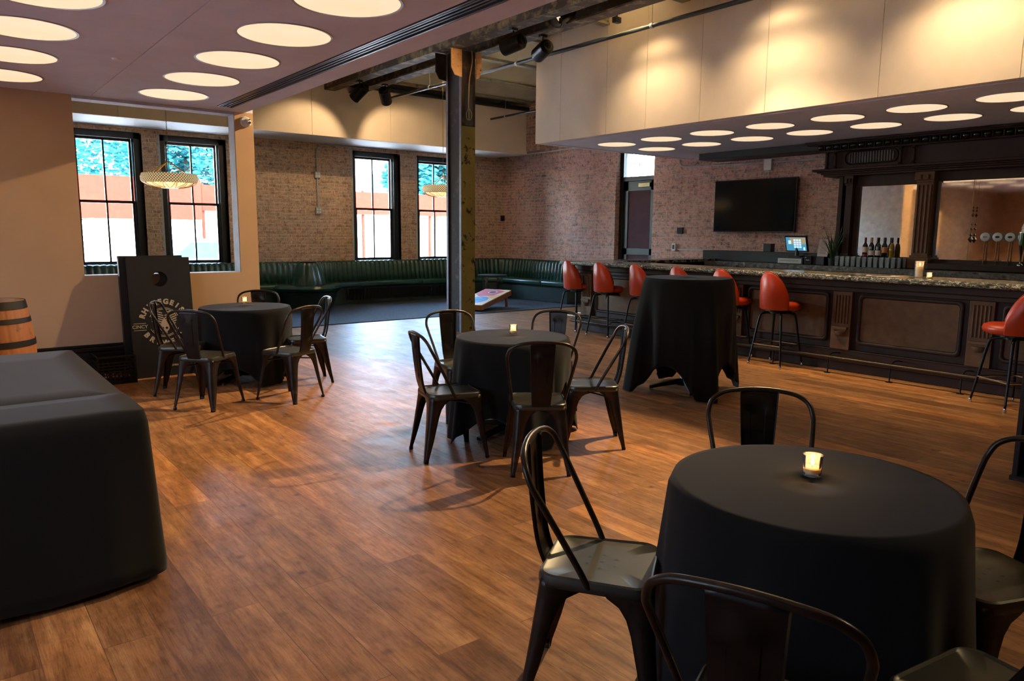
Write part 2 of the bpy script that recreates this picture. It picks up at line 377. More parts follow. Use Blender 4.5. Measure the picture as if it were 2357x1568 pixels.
for k, y in enumerate((9.6, 10.9, 12.9)): sbox('trim_%d' % (k + 30), (XL, XL + .05, y, y + .18, 0, 5), mat('mustard%d' % k, 'b88e34', .7))
sbox('wall_back', (XL, WX + .5, YB - .2, YB, 0, 5), 'beige')
sbox('trim_2', (XL - .2, WX + .6, YB - .2, 15.2, 5.0, 5.2), 'black')      # roof slab
# vaulted masonry ceiling between steel joists
JY = [13.22 - 1.385 * i for i in range(13)]
bm = bmesh.new()
for i in range(-1, len(JY) - 1):
    y1 = JY[i] if i >= 0 else JY[0] + 1.385; y0 = JY[i + 1]
    def f(u, v, y0=y0, y1=y1):
        t = v / 12; return (2.7 + 8.7 * u, y0 + (y1 - y0) * t, 4.43 + .27 * (1 - (2 * t - 1) ** 2) ** .8)
    grid(bm, 2, 13, f)
struct('ceiling', bm, 'vault', smooth='all')
for i, y in enumerate(JY[:10]):
    bm = bmesh.new(); box(bm, 2.75, 11.3, y - .065, y + .065, 4.385, 4.41); box(bm, 2.75, 11.3, y - .012, y + .012, 4.41, 4.6)
    struct('trim_%d' % (i + 10), bm, 'vaulty')
# lounge soffit along the windows
SY, SZ = 13.42, 3.30
sbox('ceiling_soffit', (XL, 10.97, SY + .03, WY, SZ, SZ + .06), 'white')
bm = bmesh.new(); xs = [XL, -.6, 1.0, 2.55, 4.25, 5.8, 7.45, 9.1, 10.97]
for a, b in zip(xs, xs[1:]): box(bm, a + .003, b - .003, SY, SY + .06, SZ - .01, 4.27)
struct('wall_soffit', bm, 'soffit')
sbox('trim_3', (10.95, WX, 13.0, WY, 3.36, 5), 'brickX')
# left dropped ceiling
LZ = 2.80
bm = bmesh.new()
box(bm, XL, 1.36, YB, 8.42, LZ, 2.98); box(bm, 1.366, 2.48, YB, 8.42, LZ, 2.98)
box(bm, 2.66, 2.86, YB, 8.62, LZ, 2.98); box(bm, 2.48, 2.66, 8.2, 8.42, LZ, 2.98); box(bm, 2.45, 2.7, YB, 8.4, 2.86, 2.98); box(bm, 1.3, 1.5, YB, 8.4, 2.83, 2.9)
box(bm, XL, 2.95, 8.42, 8.62, 2.80, 2.98)
struct('ceiling_dropped', bm, 'ceil')
sbox('wall_dropped_edge', (2.80, 2.86, YB, 8.62, 2.98, 4.6), 'ceil')
t = thing('air_diffuser', 'long black linear air diffuser with slots in the left ceiling', 'vent', (2.57, 2.3, LZ))
pbox('housing', (-.088, .088, -5.8, 5.88, .035, .05), 'black', t)
for k, x in enumerate((-.08, -.045, -.01, .025, .06)):
    pbox('slat', (x, x + .017, -5.8, 5.88, -.004 if k in (0, 4) else .002, .03), MT['slat'], t)
# beige partition with opening
bm = bmesh.new()
box(bm, XL, 1.20, 8.42, 8.62, 0, LZ); box(bm, 1.20, 2.745, 8.42, 8.62, 0, 1.05); box(bm, 2.745, 2.95, 8.42, 8.62, 0, LZ)
struct('wall_partition', bm, 'beige')
bm = bmesh.new(); box(bm, 1.205, 2.74, 8.425, 8.615, 1.05, 1.056); box(bm, 2.738, 2.745, 8.425, 8.615, 1.056, 2.79); box(bm, 1.2, 2.74, 8.425, 8.615, 2.77, 2.80)
struct('trim_4', bm, mat('opening_trim', 'b9b3ba', .6))
bm = bmesh.new(); box(bm, XL, 2.97, 8.395, 8.42, 0, .29); box(bm, XL, 2.97, 8.38, 8.42, .29, .33); box(bm, XL, 2.97, 8.40, 8.42, .33, .36)
struct('baseboard_partition', bm, 'black', bevel=.006)
# bar bulkhead and its ceiling
BX, BYE, BZ = 7.69, 9.20, 2.91
bm = bmesh.new(); ys = [9.2, 8.62, 7.65, 6.91, 6.02, 5.10, 3.80, 2.55, 1.3, .05, -1.2, -2.4, YB]
for a, b in zip(ys, ys[1:]): box(bm, BX, BX + .05, b + .0025, a - .0025, BZ, 4.72)
box(bm, BX + .05, WX, BYE - .05, BYE, BZ, 4.72)
struct('wall_bulkhead', bm, 'panel')
bm = bmesh.new(); box(bm, BX + .0505, 7.80, YB, BYE - .0505, BZ, BZ + .06); box(bm, 7.86, WX, YB, 9.05, BZ, BZ + .06); box(bm, 7.8, WX, 9.11, BYE - .0505, BZ, BZ + .06); box(bm, 7.75, WX, YB, BYE - .06, BZ + .06, BZ + .1)
struct('ceiling_bar', bm, 'ceil')
sbox('trim_5', (10.75, WX, 6.10, 8.38, 2.80, BZ), 'black')
sbox('trim_6', (BX + .06, BX + .08, YB, 8.9, 2.86, 2.87), 'black') if False else None

# ------------------------------------------------------------------ windows, door
def window(i, a, b):
    w = bpy.data.objects.new('window_%d' % (i + 1), None); COL.objects.link(w); w['kind'] = 'structure'; w.location = (0, 0, 0)
    y = WY + .10
    bm = bmesh.new()     # casing
    for d in ((a, a + .11, y, y + .2, WZ0, WZ1), (b - .11, b, y, y + .2, WZ0, WZ1), (a, b, y, y + .2, WZ1 - .11, WZ1), (a, b, y, y + .2, WZ0, WZ0 + .06)): box(bm, *d)
    for d in ((a + .11, a + .13, y + .04, y + .1, WZ0, WZ1 - .1), (b - .13, b - .11, y + .04, y + .1, WZ0, WZ1 - .1)): box(bm, *d)
    obj('window_frame', bm, 'dframe', w, bevel=.004)
    zm = 2.0; x0, x1 = a + .13, b - .13
    for nm, z0, z1, yy in (('lower_sash', WZ0 + .06, zm + .02, y + .07), ('upper_sash', zm - .02, WZ1 - .11, y + .11)):
        bm = bmesh.new()
        for d in ((x0, x0 + .04, z0, z1), (x1 - .04, x1, z0, z1), (x0, x1, z0, z0 + .045), (x0, x1, z1 - .045, z1), ((x0 + x1) / 2 - .015, (x0 + x1) / 2 + .015, z0, z1)):
            box(bm, d[0], d[1], yy, yy + .035, d[2], d[3])
        s = obj(nm, bm, 'dframe', w)
        pbox('pane', (x0 + .03, x1 - .03, yy + .015, yy + .02, z0 + .03, z1 - .03), 'wglass', s)
    pbox('window_sill', (a - .0, b + .0, WY - .02, y + .01, WZ0 - .04, WZ0), 'dframe', w)
    # ragged bright mortar edges
    bm = bmesh.new()
    for x, s in ((a, 1), (b, -1)):
        z = WZ0
        while z < WZ1 - .05:
            h = random.uniform(.03, .09); box(bm, min(x - s * .0, x - s * random.uniform(.02, .05)), max(x, x + s * .004), WY - .004, WY + .1, z, z + h); z += h
    obj('mortar_edge', bm, mat('mortar_grey%d' % i, 'a8a8a6', .9, 0, .15, 40), w)
for i, (a, b) in enumerate(WINS):
    window(i, a, b)
    light('window_portal', 'AREA', ((a + b) / 2, WY + .44, (WZ0 + WZ1) / 2), 1, (1, 1, 1), aim=((a + b) / 2, 0, (WZ0 + WZ1) / 2), shape='RECTANGLE', size=b - a, size_y=WZ1 - WZ0).data.cycles.is_portal = True

dr = bpy.data.objects.new('door_1', None); COL.objects.link(dr); dr['kind'] = 'structure'
DX = WX + .14
bm = bmesh.new()
for d in ((DX - .02, DX + .1, DY1 - .10, DY1, 0, 3.35), (DX - .02, DX + .1, DY0, DY0 + .06, 0, 3.35), (DX - .02, DX + .1, DY0, DY1, 2.58, 2.67), (DX - .02, DX + .1, DY0, DY1, 3.28, 3.35)): box(bm, *d)
obj('door_frame', bm, 'black', dr, bevel=.005)
bm = bmesh.new()
y0, y1 = DY0 + .06, DY1 - .10
for d in ((DX, DX + .045, y0, y0 + .13,   .02, 2.58), (DX, DX + .045, y1 - .13, y1, .02, 2.58), (DX, DX + .045, y0, y1, 2.38, 2.58), (DX, DX + .045, y0, y1, .02, .3), (DX, DX + .045, y0, y1, 1.08, 1.22)): box(bm, *d)
obj('door_leaf', bm, 'black', dr, bevel=.006)
pbox('door_panel', (DX + .015, DX + .03, y0 + .1, y1 - .1, .2, 2.5), 'door', dr)
t2 = pbox('door_closer', (DX - .05, DX, y0 + .12, y0 + .42, 2.45, 2.53), 'brass', dr, bevel=.004)
tp = pbox('transom_pane', (DX + .02, DX + .028, y0, y1, 2.67, 3.28), 'wglass', dr)
bm = bmesh.new()
mt = Matrix.Translation((DX + .016, 10.42, 2.885)) @ Matrix(((0, 0, -1, 0), (1, 0, 0, 0), (0, 1, 0, 0), (0, 0, 0, 1)))
textbm(bm, '1910', .145, mt, .001, bold=.002)
m2 = Matrix.Translation((DX + .016, 10.66, 2.885)) @ Matrix(((0, 0, -1, 0), (1, 0, 0, 0), (0, 1, 0, 0), (0, 0, 0, 1)))
textbm(bm, '1', .085, m2 @ Matrix.Translation((0, .05, 0)), .001, bold=.001); textbm(bm, '2', .085, m2 @ Matrix.Translation((0, -.05, 0)), .001, bold=.001)
box(bm, DX + .015, DX + .017, 10.63, 10.69, 2.882, 2.888)
obj('transom_lettering', bm, 'ink', dr)
light('window_portal', 'AREA', (WX + .5, (DY0 + DY1) / 2, 3.0), 1, (1, 1, 1), aim=(0, (DY0 + DY1) / 2, 3.0), shape='RECTANGLE', size=1.0, size_y=.6).data.cycles.is_portal = True

# ------------------------------------------------------------------ outside
bm = bmesh.new(); box(bm, -30, 60, 15.15, 70, -.3, -.15); box(bm, -30, XL - .25, -25, 15.14, -.3, -.15); struct('floor_street', bm, 'pave')
def tree(x, y, h, r, seed, label):
    t = thing('street_tree', label, 'tree', (x, y, -.15))
    bm = bmesh.new(); tube(bm, [(0, 0, 0), (.1, 0, h * .3), (0, .1, h * .6)], lambda q: .16 * (1 - .5 * q)); obj('trunk', bm, 'bark', t, smooth='all')
    rnd = random.Random(seed); bm = bmesh.new()
    for _ in range(8000):
        u = rnd.random() ** .4 * r; a = rnd.uniform(0, 2 * PI); b = math.acos(rnd.uniform(-1, 1))
        c = Vector((u * math.sin(b) * math.cos(a), u * math.sin(b) * math.sin(a), h * .5 + u * math.cos(b) * .75))
        if noise.noise(c * 1.1) < -.12: continue
        m = Matrix.Translation(c) @ Matrix.Rotation(rnd.uniform(0, 6), 4, 'Z') @ Matrix.Rotation(rnd.uniform(0, 3), 4, 'X'); s = rnd.uniform(.09, .19)
        vs = [bm.verts.new(m @ Vector(p)) for p in ((-s, 0, 0), (0, -s * .5, .03), (s, 0, 0), (0, s * .5, .03))]; bm.faces.new(vs)
    obj('crown', bm, 'tleaf', t)
tree(3.2, 29, 9, 3.6, 1, 'leafy green tree seen through the leftmost window')
tree(8.4, 32, 9, 2.8, 2, 'leafy tree behind the hanging shell lamp, beyond the red banner')
tree(17.6, 28, 8, 2.2, 3, 'tree seen in the third window from the left')
tree(22.0, 29, 9, 3.3, 4, 'leafy tree seen in the fourth window from the left')
bm = bmesh.new(); box(bm, 1.0, 7.0, 25, 25.08, 1.83, 3.1)
tag(obj('banner', bm, 'fence'), 'red fence banner seen through the leftmost window', 'banner')
t = thing('banner', 'long red banner on posts across the street, right of the first one', 'banner', (0, 0, 0))
pbox('fabric', (7.3, 30, 26, 26.06, 2.15, 3.0), 'fence', t)
for x in (7.3, 10.2, 13.2, 16.2, 19.2, 22.2, 25.2): pbox('post', (x, x + .08, 26.06, 26.16, -.15, 3.05), 'fence', t)
t = thing('building', 'pale building with windows far across the street', 'building', (0, 0, 0))
pbox('facade', (10, 40, 42, 46, -.15, 9), 'bldg', t)
for x in (14, 18, 22, 26, 30, 34):
    for z in (3.2, 6.2): pbox('window', (x, x + 1.1, 41.9, 42.1, z, z + 1.8), 'carw', t)
t = thing('car', 'pale car parked on the street outside the second window', 'car', (6.6, 21.5, -.15))
bm = bmesh.new(); prism(bm, [(-2, 0.25), (2.1, .25), (2.1, .75), (1.3, .9), (.7, 1.4), (-1.2, 1.42), (-2, .9)], -.8, .8, AX); obj('body', bm, 'carp', t, bevel=.08, smooth=True)
bm = bmesh.new(); prism(bm, [(-1.6, .92), (1.1, .92), (.62, 1.33), (-1.12, 1.34)], -.81, .81, AX); obj('car_window', bm, 'carw', t)
for x in (-1.3, 1.35):
    for y in (-.82, .62): bm = bmesh.new(); cyl(bm, (x, y, .32), (x, y + .2, .32), .32, n=20); obj('wheel', bm, 'black', t)

# ------------------------------------------------------------------ steel beams, columns
def channel_beam(x0, x1, label, xw):
    t = thing('steel_beam', label, 'beam', (0, 0, 4.13), 0, 'riveted steel beams under the vaulted ceiling')
    bm = bmesh.new()
    box(bm, x0, x1, YB, SY, 0, .022); box(bm, x0, x1, YB, SY, .31, .33)
    box(bm, xw - .008, xw + .008, YB, SY, .02, .31)
    obj('girder', bm, 'rustbeam', t, bevel=.003)
    return t
b1 = channel_beam(6.06, 6.28, 'rusty brown steel beam nearer the left ceiling, resting on the column', 6.068)
b2 = channel_beam(6.56, 6.78, 'rusty brown steel beam nearer the cream bulkhead, resting on the column', 6.772)
t = thing('steel_column', 'old steel column with flaking yellow paint in the middle of the room', 'column', (6.40, 9.40, 0))
bm = bmesh.new(); box(bm, -.125, .125, -.20, -.18, 0, 4.13); box(bm, -.125, .125, .18, .20, 0, 4.13)
obj('column_flange', bm, 'yel', t, bevel=.003)
bm = bmesh.new(); box(bm, -.105, -.095, -.18, .18, 0, 4.13); box(bm, .095, .105, -.18, .18, 0, 4.13); obj('column_web', bm, 'rust', t)
bm = bmesh.new(); box(bm, -.13, -.126, -.2, -.15, 0, 4.12); box(bm, -.13, -.126, .15, .2, 0, 4.12); obj('flange_edge', bm, mat('grey_primer', '5f5560', .6, .1, .2, 14), t)
for s, nm in ((-1, 'bracket'), (1, 'bracket')):
    for yy in (-.215, .2):
        bm = bmesh.new(); w_ = .22 if s > 0 else .31; prism(bm, [(s * .127, 3.74), (s * w_ * .8, 3.76), (s * w_, 3.86), (s * w_, 4.12), (s * .127, 4.12)], -.008, .008, AX)
        for v in bm.verts: v.co.y += yy
        for q in range(4):
            for p in range(2): lathe(bm, [(.012, 0), (.01, .008), (0, .011)], 8, mtx=Matrix.Translation((s * (.15 + (w_ - .18) * p), yy - .008, 3.82 + .075 * q)) @ Matrix.Rotation(PI / 2, 4, 'X'))
        obj('bracket', bm, 'orng' if yy < 0 else 'rust', t)
pbox('cap_plate', (-.122, .122, -.2015, -.2, 3.06, 4.12), 'rust', t)
pbox('hanger_plate', (-.06, .07, -.212, -.202, 3.08, 3.66), 'dframe', t)
bm = bmesh.new(); tube(bm, [(.02, -.26, 4.12), (.0, -.3, 3.95), (-.03, -.27, 3.7), (-.03, -.25, 3.4), (-.03, -.25, 3.3)], .008)
cdo = obj('cord', bm, 'tanfoil', t, smooth='all')
bm = bmesh.new()
for a in range(6):
    c, s = math.cos(a * PI / 3), math.sin(a * PI / 3)
    tube(bm, [(-.03 + .012 * c, -.26 + .012 * s, 3.3), (-.03 + .04 * c, -.26 + .04 * s, 3.24), (-.03 + .035 * c, -.26 + .035 * s, 3.16), (-.03, -.26, 3.14)], .003, 5)
obj('work_light_cage', bm, 'steel', t)
t = thing('steel_column', 'dark rusty column at the right edge, behind the near table', 'column', (5.41, 1.41, 0))
bm = bmesh.new(); box(bm, -.15, .15, -.15, -.12, 0, 4.35); box(bm, -.15, .15, .12, .15, 0, 4.35); box(bm, -.02, .02, -.12, .12, 0, 4.35); box(bm, -.16, .16, -.16, .16, 0, .03)
obj('column_shaft', bm, 'rust', t, bevel=.003)

def pipe(label, p0, p1, r, hangers, m='dframe', name='pipe'):
    t = thing(name, label, 'pipe', (0, 0, 0))
    bm = bmesh.new(); cyl(bm, p0, p1, r, n=14); obj('pipe_run', bm, m, t, smooth=True)
    for y in hangers:
        k = (y - p0[1]) / (p1[1] - p0[1]) if p1[1] != p0[1] else 0; c = Vector(p0).lerp(Vector(p1), k)
        bm = bmesh.new(); cyl(bm, c, (c.x, c.y, 4.45), .004, n=6); cyl(bm, c + Vector((0, -.02, 0)), c + Vector((0, .02, 0)), r + .008, n=12); obj('hanger', bm, 'grey', t)
pipe('dark sprinkler pipe running along the top of the cream bulkhead', (7.3, SY, 4.08), (7.3, YB, 4.08), .028, (11.7, 9.2, 6.5, 4.0))
pipe('short sprinkler pipe below the vaults, left of the bulkhead corner', (9.94, SY, 3.98), (9.94, 9.3, 3.98), .022, (12.9, 11.6))
bm = bmesh.new(); cyl(bm, (5.0, SY - .06, 4.28), (10.97, SY - .06, 4.28), .045, n=12); tag(obj('pipe', bm, 'black', smooth=True), 'thick dark pipe along the top of the lounge soffit', 'pipe')

def spot_can(x, y, z, aim, label, power, ang, col=(1, .72, .42), blend=.5):
    t = thing('spotlight', label, 'spotlight', (x, y, z), 0, 'black can spotlights clamped to the beams')
    d = (Vector(aim) - Vector((x, y, z))).normalized(); mt = d.to_track_quat('-Z', 'Y').to_matrix().to_4x4()
    bm = bmesh.new(); lathe(bm, [(0, .16), (.07, .16), (.095, .14), (.1, .1), (.1, -.16), (.092, -.16), (.09, .05), (0, .06)], 28, mtx=mt); obj('housing', bm, 'blackm', t, smooth=True)
    bm = bmesh.new(); lathe(bm, [(.045, .17), (.06, .17), (.06, .18), (.045, .18), (.045, .17)], 20, mtx=mt); obj('knob_ring', bm, 'black', t)
    bm = bmesh.new(); sx = -.115 if True else 0
    cyl(bm, (0, 0, .08), (0, 0, 4.13 - z), .012, n=8); box(bm, -.05, .05, -.03, .03, 4.13 - z - .03, 4.13 - z + .035); obj('clamp', bm, 'black', t)
    bm = bmesh.new(); lathe(bm, [(0, -.05), (.085, -.05)], 24, mtx=mt); obj('lens', bm, 'disk', t)
    light('spot', 'SPOT', Vector((x, y, z)) + d * .17, power, col, aim=aim, spot_size=math.radians(ang), spot_blend=blend, shadow_soft_size=.03 if blend < .8 else .10)
spot_can(6.17, 12.2, 3.93, (5.2, 14.6, 2.2), 'can spotlight on the left beam, farther toward the windows', 60, 80)
spot_can(6.67, 12.2, 3.93, (8.6, 14.6, 2.2), 'can spotlight on the right beam, farther toward the windows', 60, 80)
spot_can(6.17, 7.85, 3.93, (4.9, 13.4, 3.0), 'can spotlight on the left beam, just right of the column top', 45, 62, blend=.9)
spot_can(6.67, 7.85, 3.93, (8.3, 13.4, 3.0), 'can spotlight on the right beam, nearest to the cream bulkhead', 45, 62, blend=.9)
for y, a, p, w_ in ((6.75, 6.7, 105, 'far'), (4.95, 4.9, 115, 'middle'), (3.0, 2.9, 140, 'near'), (1.1, 1.0, 110, 'nearest')):
    spot_can(6.93, y, 4.47, (7.85, a, 2.4), 'can spotlight behind the right beam aimed at the %s part of the bulkhead' % w_, p, 96, blend=1.0)
spot_can(6.45, 7.2, 4.21, (1.6, 7.0, .9), 'can spotlight tucked between the beams, aimed at the partition', 950, 64)
spot_can(6.45, 5.6, 4.21, (8.1, 3.7, .2), 'can spotlight tucked between the beams, aimed at the bar front', 260, 62, blend=.7)
spot_can(6.17, 3.4, 3.93, (1.4, 3.9, 0), 'can spotlight lighting the middle floor, out of the photo', 760, 66)
def fill_uplight(x, y, z, label, p):  # hidden lamps added to brighten the vault
    t = thing('fill_uplight', label, 'fill_uplight', (x, y, z), 0, 'added unseen uplights on the beam')
    bm = bmesh.new(); lathe(bm, [(0, 0), (.05, 0), (.05, .08), (.045, .08), (.045, .02), (0, .02)], 20); obj('housing', bm, 'blackm', t, smooth=True)
    bm = bmesh.new(); box(bm, -.135, .0, -.012, .012, .0, .012); box(bm, -.135, -.12, -.03, .03, -.03, .1); obj('bracket', bm, 'blackm', t)
    light('fill_uplight_lamp', 'SPOT', (x, y, z + .085), p, (1, .8, .5), aim=(x, y, z + 2), spot_size=2.6, spot_blend=.6, shadow_soft_size=.04)
for y, w_ in ((11.4, 'over the lounge'), (10.6, 'beside the column top'), (7.2, 'over the far end of the bulkhead'), (4.6, 'over the middle of the bulkhead'), (1.8, 'over the near end of the bulkhead')):
    fill_uplight(6.90, y, 4.2, 'added unseen uplight beside the right beam, ' + w_, 170)
spot_can(6.17, -.6, 3.93, (1.5, 2.0, 0), 'can spotlight lighting the near tables, out of the photo', 200, 60)

# ------------------------------------------------------------------ recessed round lights
bm = bmesh.new(); lathe(bm, [(.297, -.004), (.312, -.004), (.312, .004), (.297, .004), (.297, -.004)], 48)
cl0 = thing('ceiling_light', 'x', 'ceiling light', (0, 0, -5))
obj('trim_ring', bm, 'grey', cl0, smooth=True)
bm = bmesh.new(); lathe(bm, [(0, -.0015), (.297, -.0015), (.297, .002), (0, .002)], 48); obj('diffuser', bm, 'disk', cl0)
ordn = ['first', 'second', 'third', 'fourth', 'fifth', 'sixth', 'seventh', 'eighth', 'ninth']
used = False
def clight(x, y, z, label, group):
    global used
    if not used: cl0.location = (x, y, z); cl0['label'] = label; cl0['group'] = group; used = True
    else: dup(cl0, (x, y, z), 0, label, group)
for j, (x, rn, nn) in enumerate(((1.97, 'right-hand row', 9), (.60, 'row by the left edge', 9))):
    for i in range(nn): clight(x, 7.76 - .935 * i, LZ - .001, 'round glowing light in the left ceiling, %s, %s from the windows' % (rn, ordn[i]), 'round lights in the left ceiling')
for j, (x, rn) in enumerate(((8.67, "room-side row"), (9.62, "wall-side row"))):
    for i in range(9): clight(x, 8.37 - .905 * i, BZ - .001, "round glowing light over the bar, %s, %s from the door" % (rn, ordn[i]), "round lights over the bar")
bm = bmesh.new(); lathe(bm, [(0, -.012), (.03, -.012), (.038, 0), (0, .004)], 20); tag(obj('ceiling_sensor', bm, 'white', smooth=True), 'small white round sensor in the left ceiling', 'sensor').location = (1.24, 6.45, LZ)
t = thing('security_camera', 'white dome security camera on the partition end by the windows', 'camera', (2.86, 8.42, 2.70))
bm = bmesh.new(); lathe(bm, [(0, 0), (.055, 0), (.06, .015), (.05, .035), (0, .035)], 24, mtx=Matrix.Rotation(PI / 2, 4, 'X')); obj('mount', bm, 'white', t, smooth=True)
bm = bmesh.new(); bmesh.ops.create_uvsphere(bm, u_segments=20, v_segments=12, radius=.042); bmesh.ops.translate(bm, verts=bm.verts, vec=(.01, -.05, -.01)); obj('camera_ball', bm, 'white', t, smooth='all')
bm = bmesh.new(); cyl(bm, (.02, -.08, -.012), (.023, -.094, -.014), .014, n=12); cyl(bm, (.02, -.08, .018), (.023, -.09, .018), .008, n=10); obj('lens', bm, 'black', t)

# ------------------------------------------------------------------ pendant lamps
def lattice_mat():
    t = NT('lattice_rim'); tc = t.node('TexCoord'); g = t.node('TexGradient', gradient_type='RADIAL'); t.l.new(tc.outputs['Object'], g.inputs[0])
    sp = t.node('SeparateXYZ'); t.l.new(tc.outputs['Object'], sp.inputs[0]); outs = []
    for sgn in (1, -1):
        m1 = t.node('Math', operation='MULTIPLY'); t.l.new(g.outputs['Fac'], m1.inputs[0]); m1.inputs[1].default_value = 2 * PI * 60
        m2 = t.node('Math', operation='MULTIPLY_ADD'); t.l.new(sp.outputs[2], m2.inputs[0]); m2.inputs[1].default_value = sgn * 2 * PI * 26; t.l.new(m1.outputs[0], m2.inputs[2])
        m3 = t.node('Math', operation='SINE'); t.l.new(m2.outputs[0], m3.inputs[0]); outs.append(m3)
    m4 = t.node('Math', operation='MAXIMUM'); t.l.new(outs[0].outputs[0], m4.inputs[0]); t.l.new(outs[1].outputs[0], m4.inputs[1])
    c = t.ramp(m4.outputs[0], [(.05, S('4a3018')), (.35, S('ffe0a8'))]); t.base(c); t.set(Roughness=.6, Emission_Color=c, Emission_Strength=.30); return t.m
def pendant(x, y, z, label, R=.36):
    t = thing('pendant_lamp', label, 'pendant lamp', (x, y, z), 0, 'shell bowl lamps in the lounge')
    bm = bmesh.new(); prof = [(.02, -.11), (.10, -.108), (.2, -.095), (.29, -.06), (.34, -.03)]
    lathe(bm, prof, 40); obj('shade_bowl', bm, 'shell', t, smooth='all', solid=.004)
    bm = bmesh.new(); lathe(bm, [(.34, -.04), (.364, -.01), (.368, .04), (.35, .085)], 48); obj('beaded_rim', bm, lattice_mat(), t, smooth='all', solid=.006)
    bm = bmesh.new()
    for k in range(14):
        a = k * 2 * PI / 14
        tube(bm, [(r * math.cos(a + o), r * math.sin(a + o), zz - .004) for r, o, zz in ((.345, -.2, -.035), (.27, -.14, -.078), (.14, 0, -.107), (.27, .14, -.078), (.345, .2, -.035))], .0035, 5, 3)
    obj('petal_ribs', bm, 'brass', t)
    bm = bmesh.new()
    for k in range(4):
        a = k * PI / 2 + .5; cyl(bm, (.35 * math.cos(a), .35 * math.sin(a), .06), (0, 0, .26), .006, n=6)
    obj('hanging_cords', bm, 'gold', t)
    bm = bmesh.new(); cyl(bm, (0, 0, -.04), (0, 0, .3), .007, n=8); z0 = .28
    while z0 < 3.9 - z + .6: tube(bm, [(0, 0, z0), (.006, 0, z0 + .02), (0, 0, z0 + .04), (-.006, 0, z0 + .02)], .0025, 4, 2, closed=True); z0 += .034
    obj('chain', bm, 'brass', t)
    bm = bmesh.new(); bmesh.ops.create_uvsphere(bm, u_segments=16, v_segments=10, radius=.045); obj('bulb', bm, emis('bulb_glow' + str(x), (1, .8, .5, 1), 12), t, smooth='all')
pendant(2.72, 11.2, 2.20, 'patterned shell bowl pendant lamp seen through the partition opening')
pendant(7.25, 11.2, 2.24, 'shell bowl pendant lamp half hidden behind the yellow column')

# ------------------------------------------------------------------ banquette
def fluted(bm, pts, z0, z1, flute=.11, depth=.035, lean=.06, seg=6):
    """channel-tufted back along a plan polyline (pts front line); grows a shell"""
    L = [0]
    for a, b in zip(pts, pts[1:]): L.append(L[-1] + (Vector(b) - Vector(a)).length)
    def at(s):
        for i in range(len(pts) - 1):
            if s <= L[i + 1] + 1e-9:
                a, b = Vector(pts[i]), Vector(pts[i + 1]); d = (b - a).normalized(); return a + d * (s - L[i]), Vector((d.y, -d.x))
        return Vector(pts[-1]), Vector((0, -1))
    n = int(L[-1] / flute); N = n * seg
    prof = [(0, 0), (0.012, .02), (.014, .5), (.010, .85), (0, .96), (-.03, 1.0), (-.08, 1.0), (-.1, .9)]
    def f(u, v):
        s = L[-1] * u / N; p, nn = at(min(s, L[-1] - 1e-6)); ph = (u % seg) / seg; b = math.sin(PI * ph) ** .6
        o, h = prof[v]; k = depth * b * (1 if v < 5 else (.5 if v < 7 else 0))
        q = p + nn * (k + o - lean * h); return (q.x, q.y, z0 + (z1 - z0) * h + (.012 * b if v >= 5 else 0))
    grid(bm, N + 1, len(prof), f)
def seatpoly(bm, path, z0, z1, r=.04):
    """cushion following a closed plan outline"""
    prism(bm, path, z0, z1)
t = thing('banquette', 'long dark green channel-tufted banquette along the windows and side wall', 'banquette', (0, 0, 0))
bx0 = XL + .5
outer = [(bx0, 14.50), (10.7, 14.50), (11.0, 14.40), (11.12, 14.1), (11.12, 11.7)]
bm = bmesh.new(); fluted(bm, outer, .44, .885); obj('backrest', bm, 'green', t, smooth='all')
bm = bmesh.new(); prism(bm, [(bx0, 14.62), (10.82, 14.62), (11.24, 14.2), (11.24, 11.7), (WX, 11.7), (WX, WY), (bx0, WY)], .02, .84); obj('back_frame', bm, 'greend', t)
front = [(bx0, 14.08), (9.75, 14.08), (10.15, 13.98), (10.42, 13.75), (10.52, 13.4), (10.52, 13.0), (10.62, 11.62)]
inn = [(11.12, 11.62), (11.12, 14.1), (10.7, 14.5), (bx0, 14.5)]
fr2 = [(p[0] + (.03 if i > 2 else 0), p[1] + (.03 if i < 4 else 0)) for i, p in enumerate(front)]
for nm, a, b, x0, x1 in (('seat_cushion', None, None, bx0, 7.9),):
    bm = bmesh.new(); prism(bm, [(bx0, 14.05), (8.55, 14.05), (8.55, 14.5), (bx0, 14.5)], .36, .47); obj('seat_cushion', bm, 'green', t, bevel=.04, smooth=True, seg=4)
    bm = bmesh.new(); prism(bm, [(8.56, 14.05)] + [(p[0], p[1] - .03) if p[1] > 14 else (p[0] - .03, p[1]) for p in front[1:6]] + [(10.54, 12.4), (11.12, 12.4), (11.12, 14.1), (10.7, 14.5), (8.56, 14.5)], .36, .47); obj('seat_cushion', bm, 'green', t, bevel=.035, smooth=True, seg=4)
    bm = bmesh.new(); prism(bm, [(10.55, 12.39), (10.59, 11.62), (11.12, 11.62), (11.12, 12.39)], .36, .47); obj('seat_cushion', bm, 'green', t, bevel=.035, smooth=True, seg=4)
bm = bmesh.new(); prism(bm, fr2 + inn, .02, .37); obj('base', bm, 'greend', t)
bm = bmesh.new()
for k in range(95):
    x = 6.75 + k * .031
    box(bm, x, x + .015, 14.072, 14.09, .10, .33)
obj('air_grille', bm, 'black', t)
t = thing('round_banquette', 'dark green half-round seat with a tall fluted cone back, beside the banquette', 'seat', (5.85, 14.02, 0))
bm = bmesh.new(); lathe(bm, [(0, .34), (.62, .34), (.66, .37), (.67, .41), (.64, .455), (.56, .475), (0, .475)], 48, a0=PI, a1=2 * PI); obj('seat_cushion', bm, 'green', t, smooth=True)
bm = bmesh.new(); lathe(bm, [(0, .02), (.5, .02), (.6, .34), (0, .34)], 48, a0=PI, a1=2 * PI); obj('base', bm, 'greend', t, smooth=True)
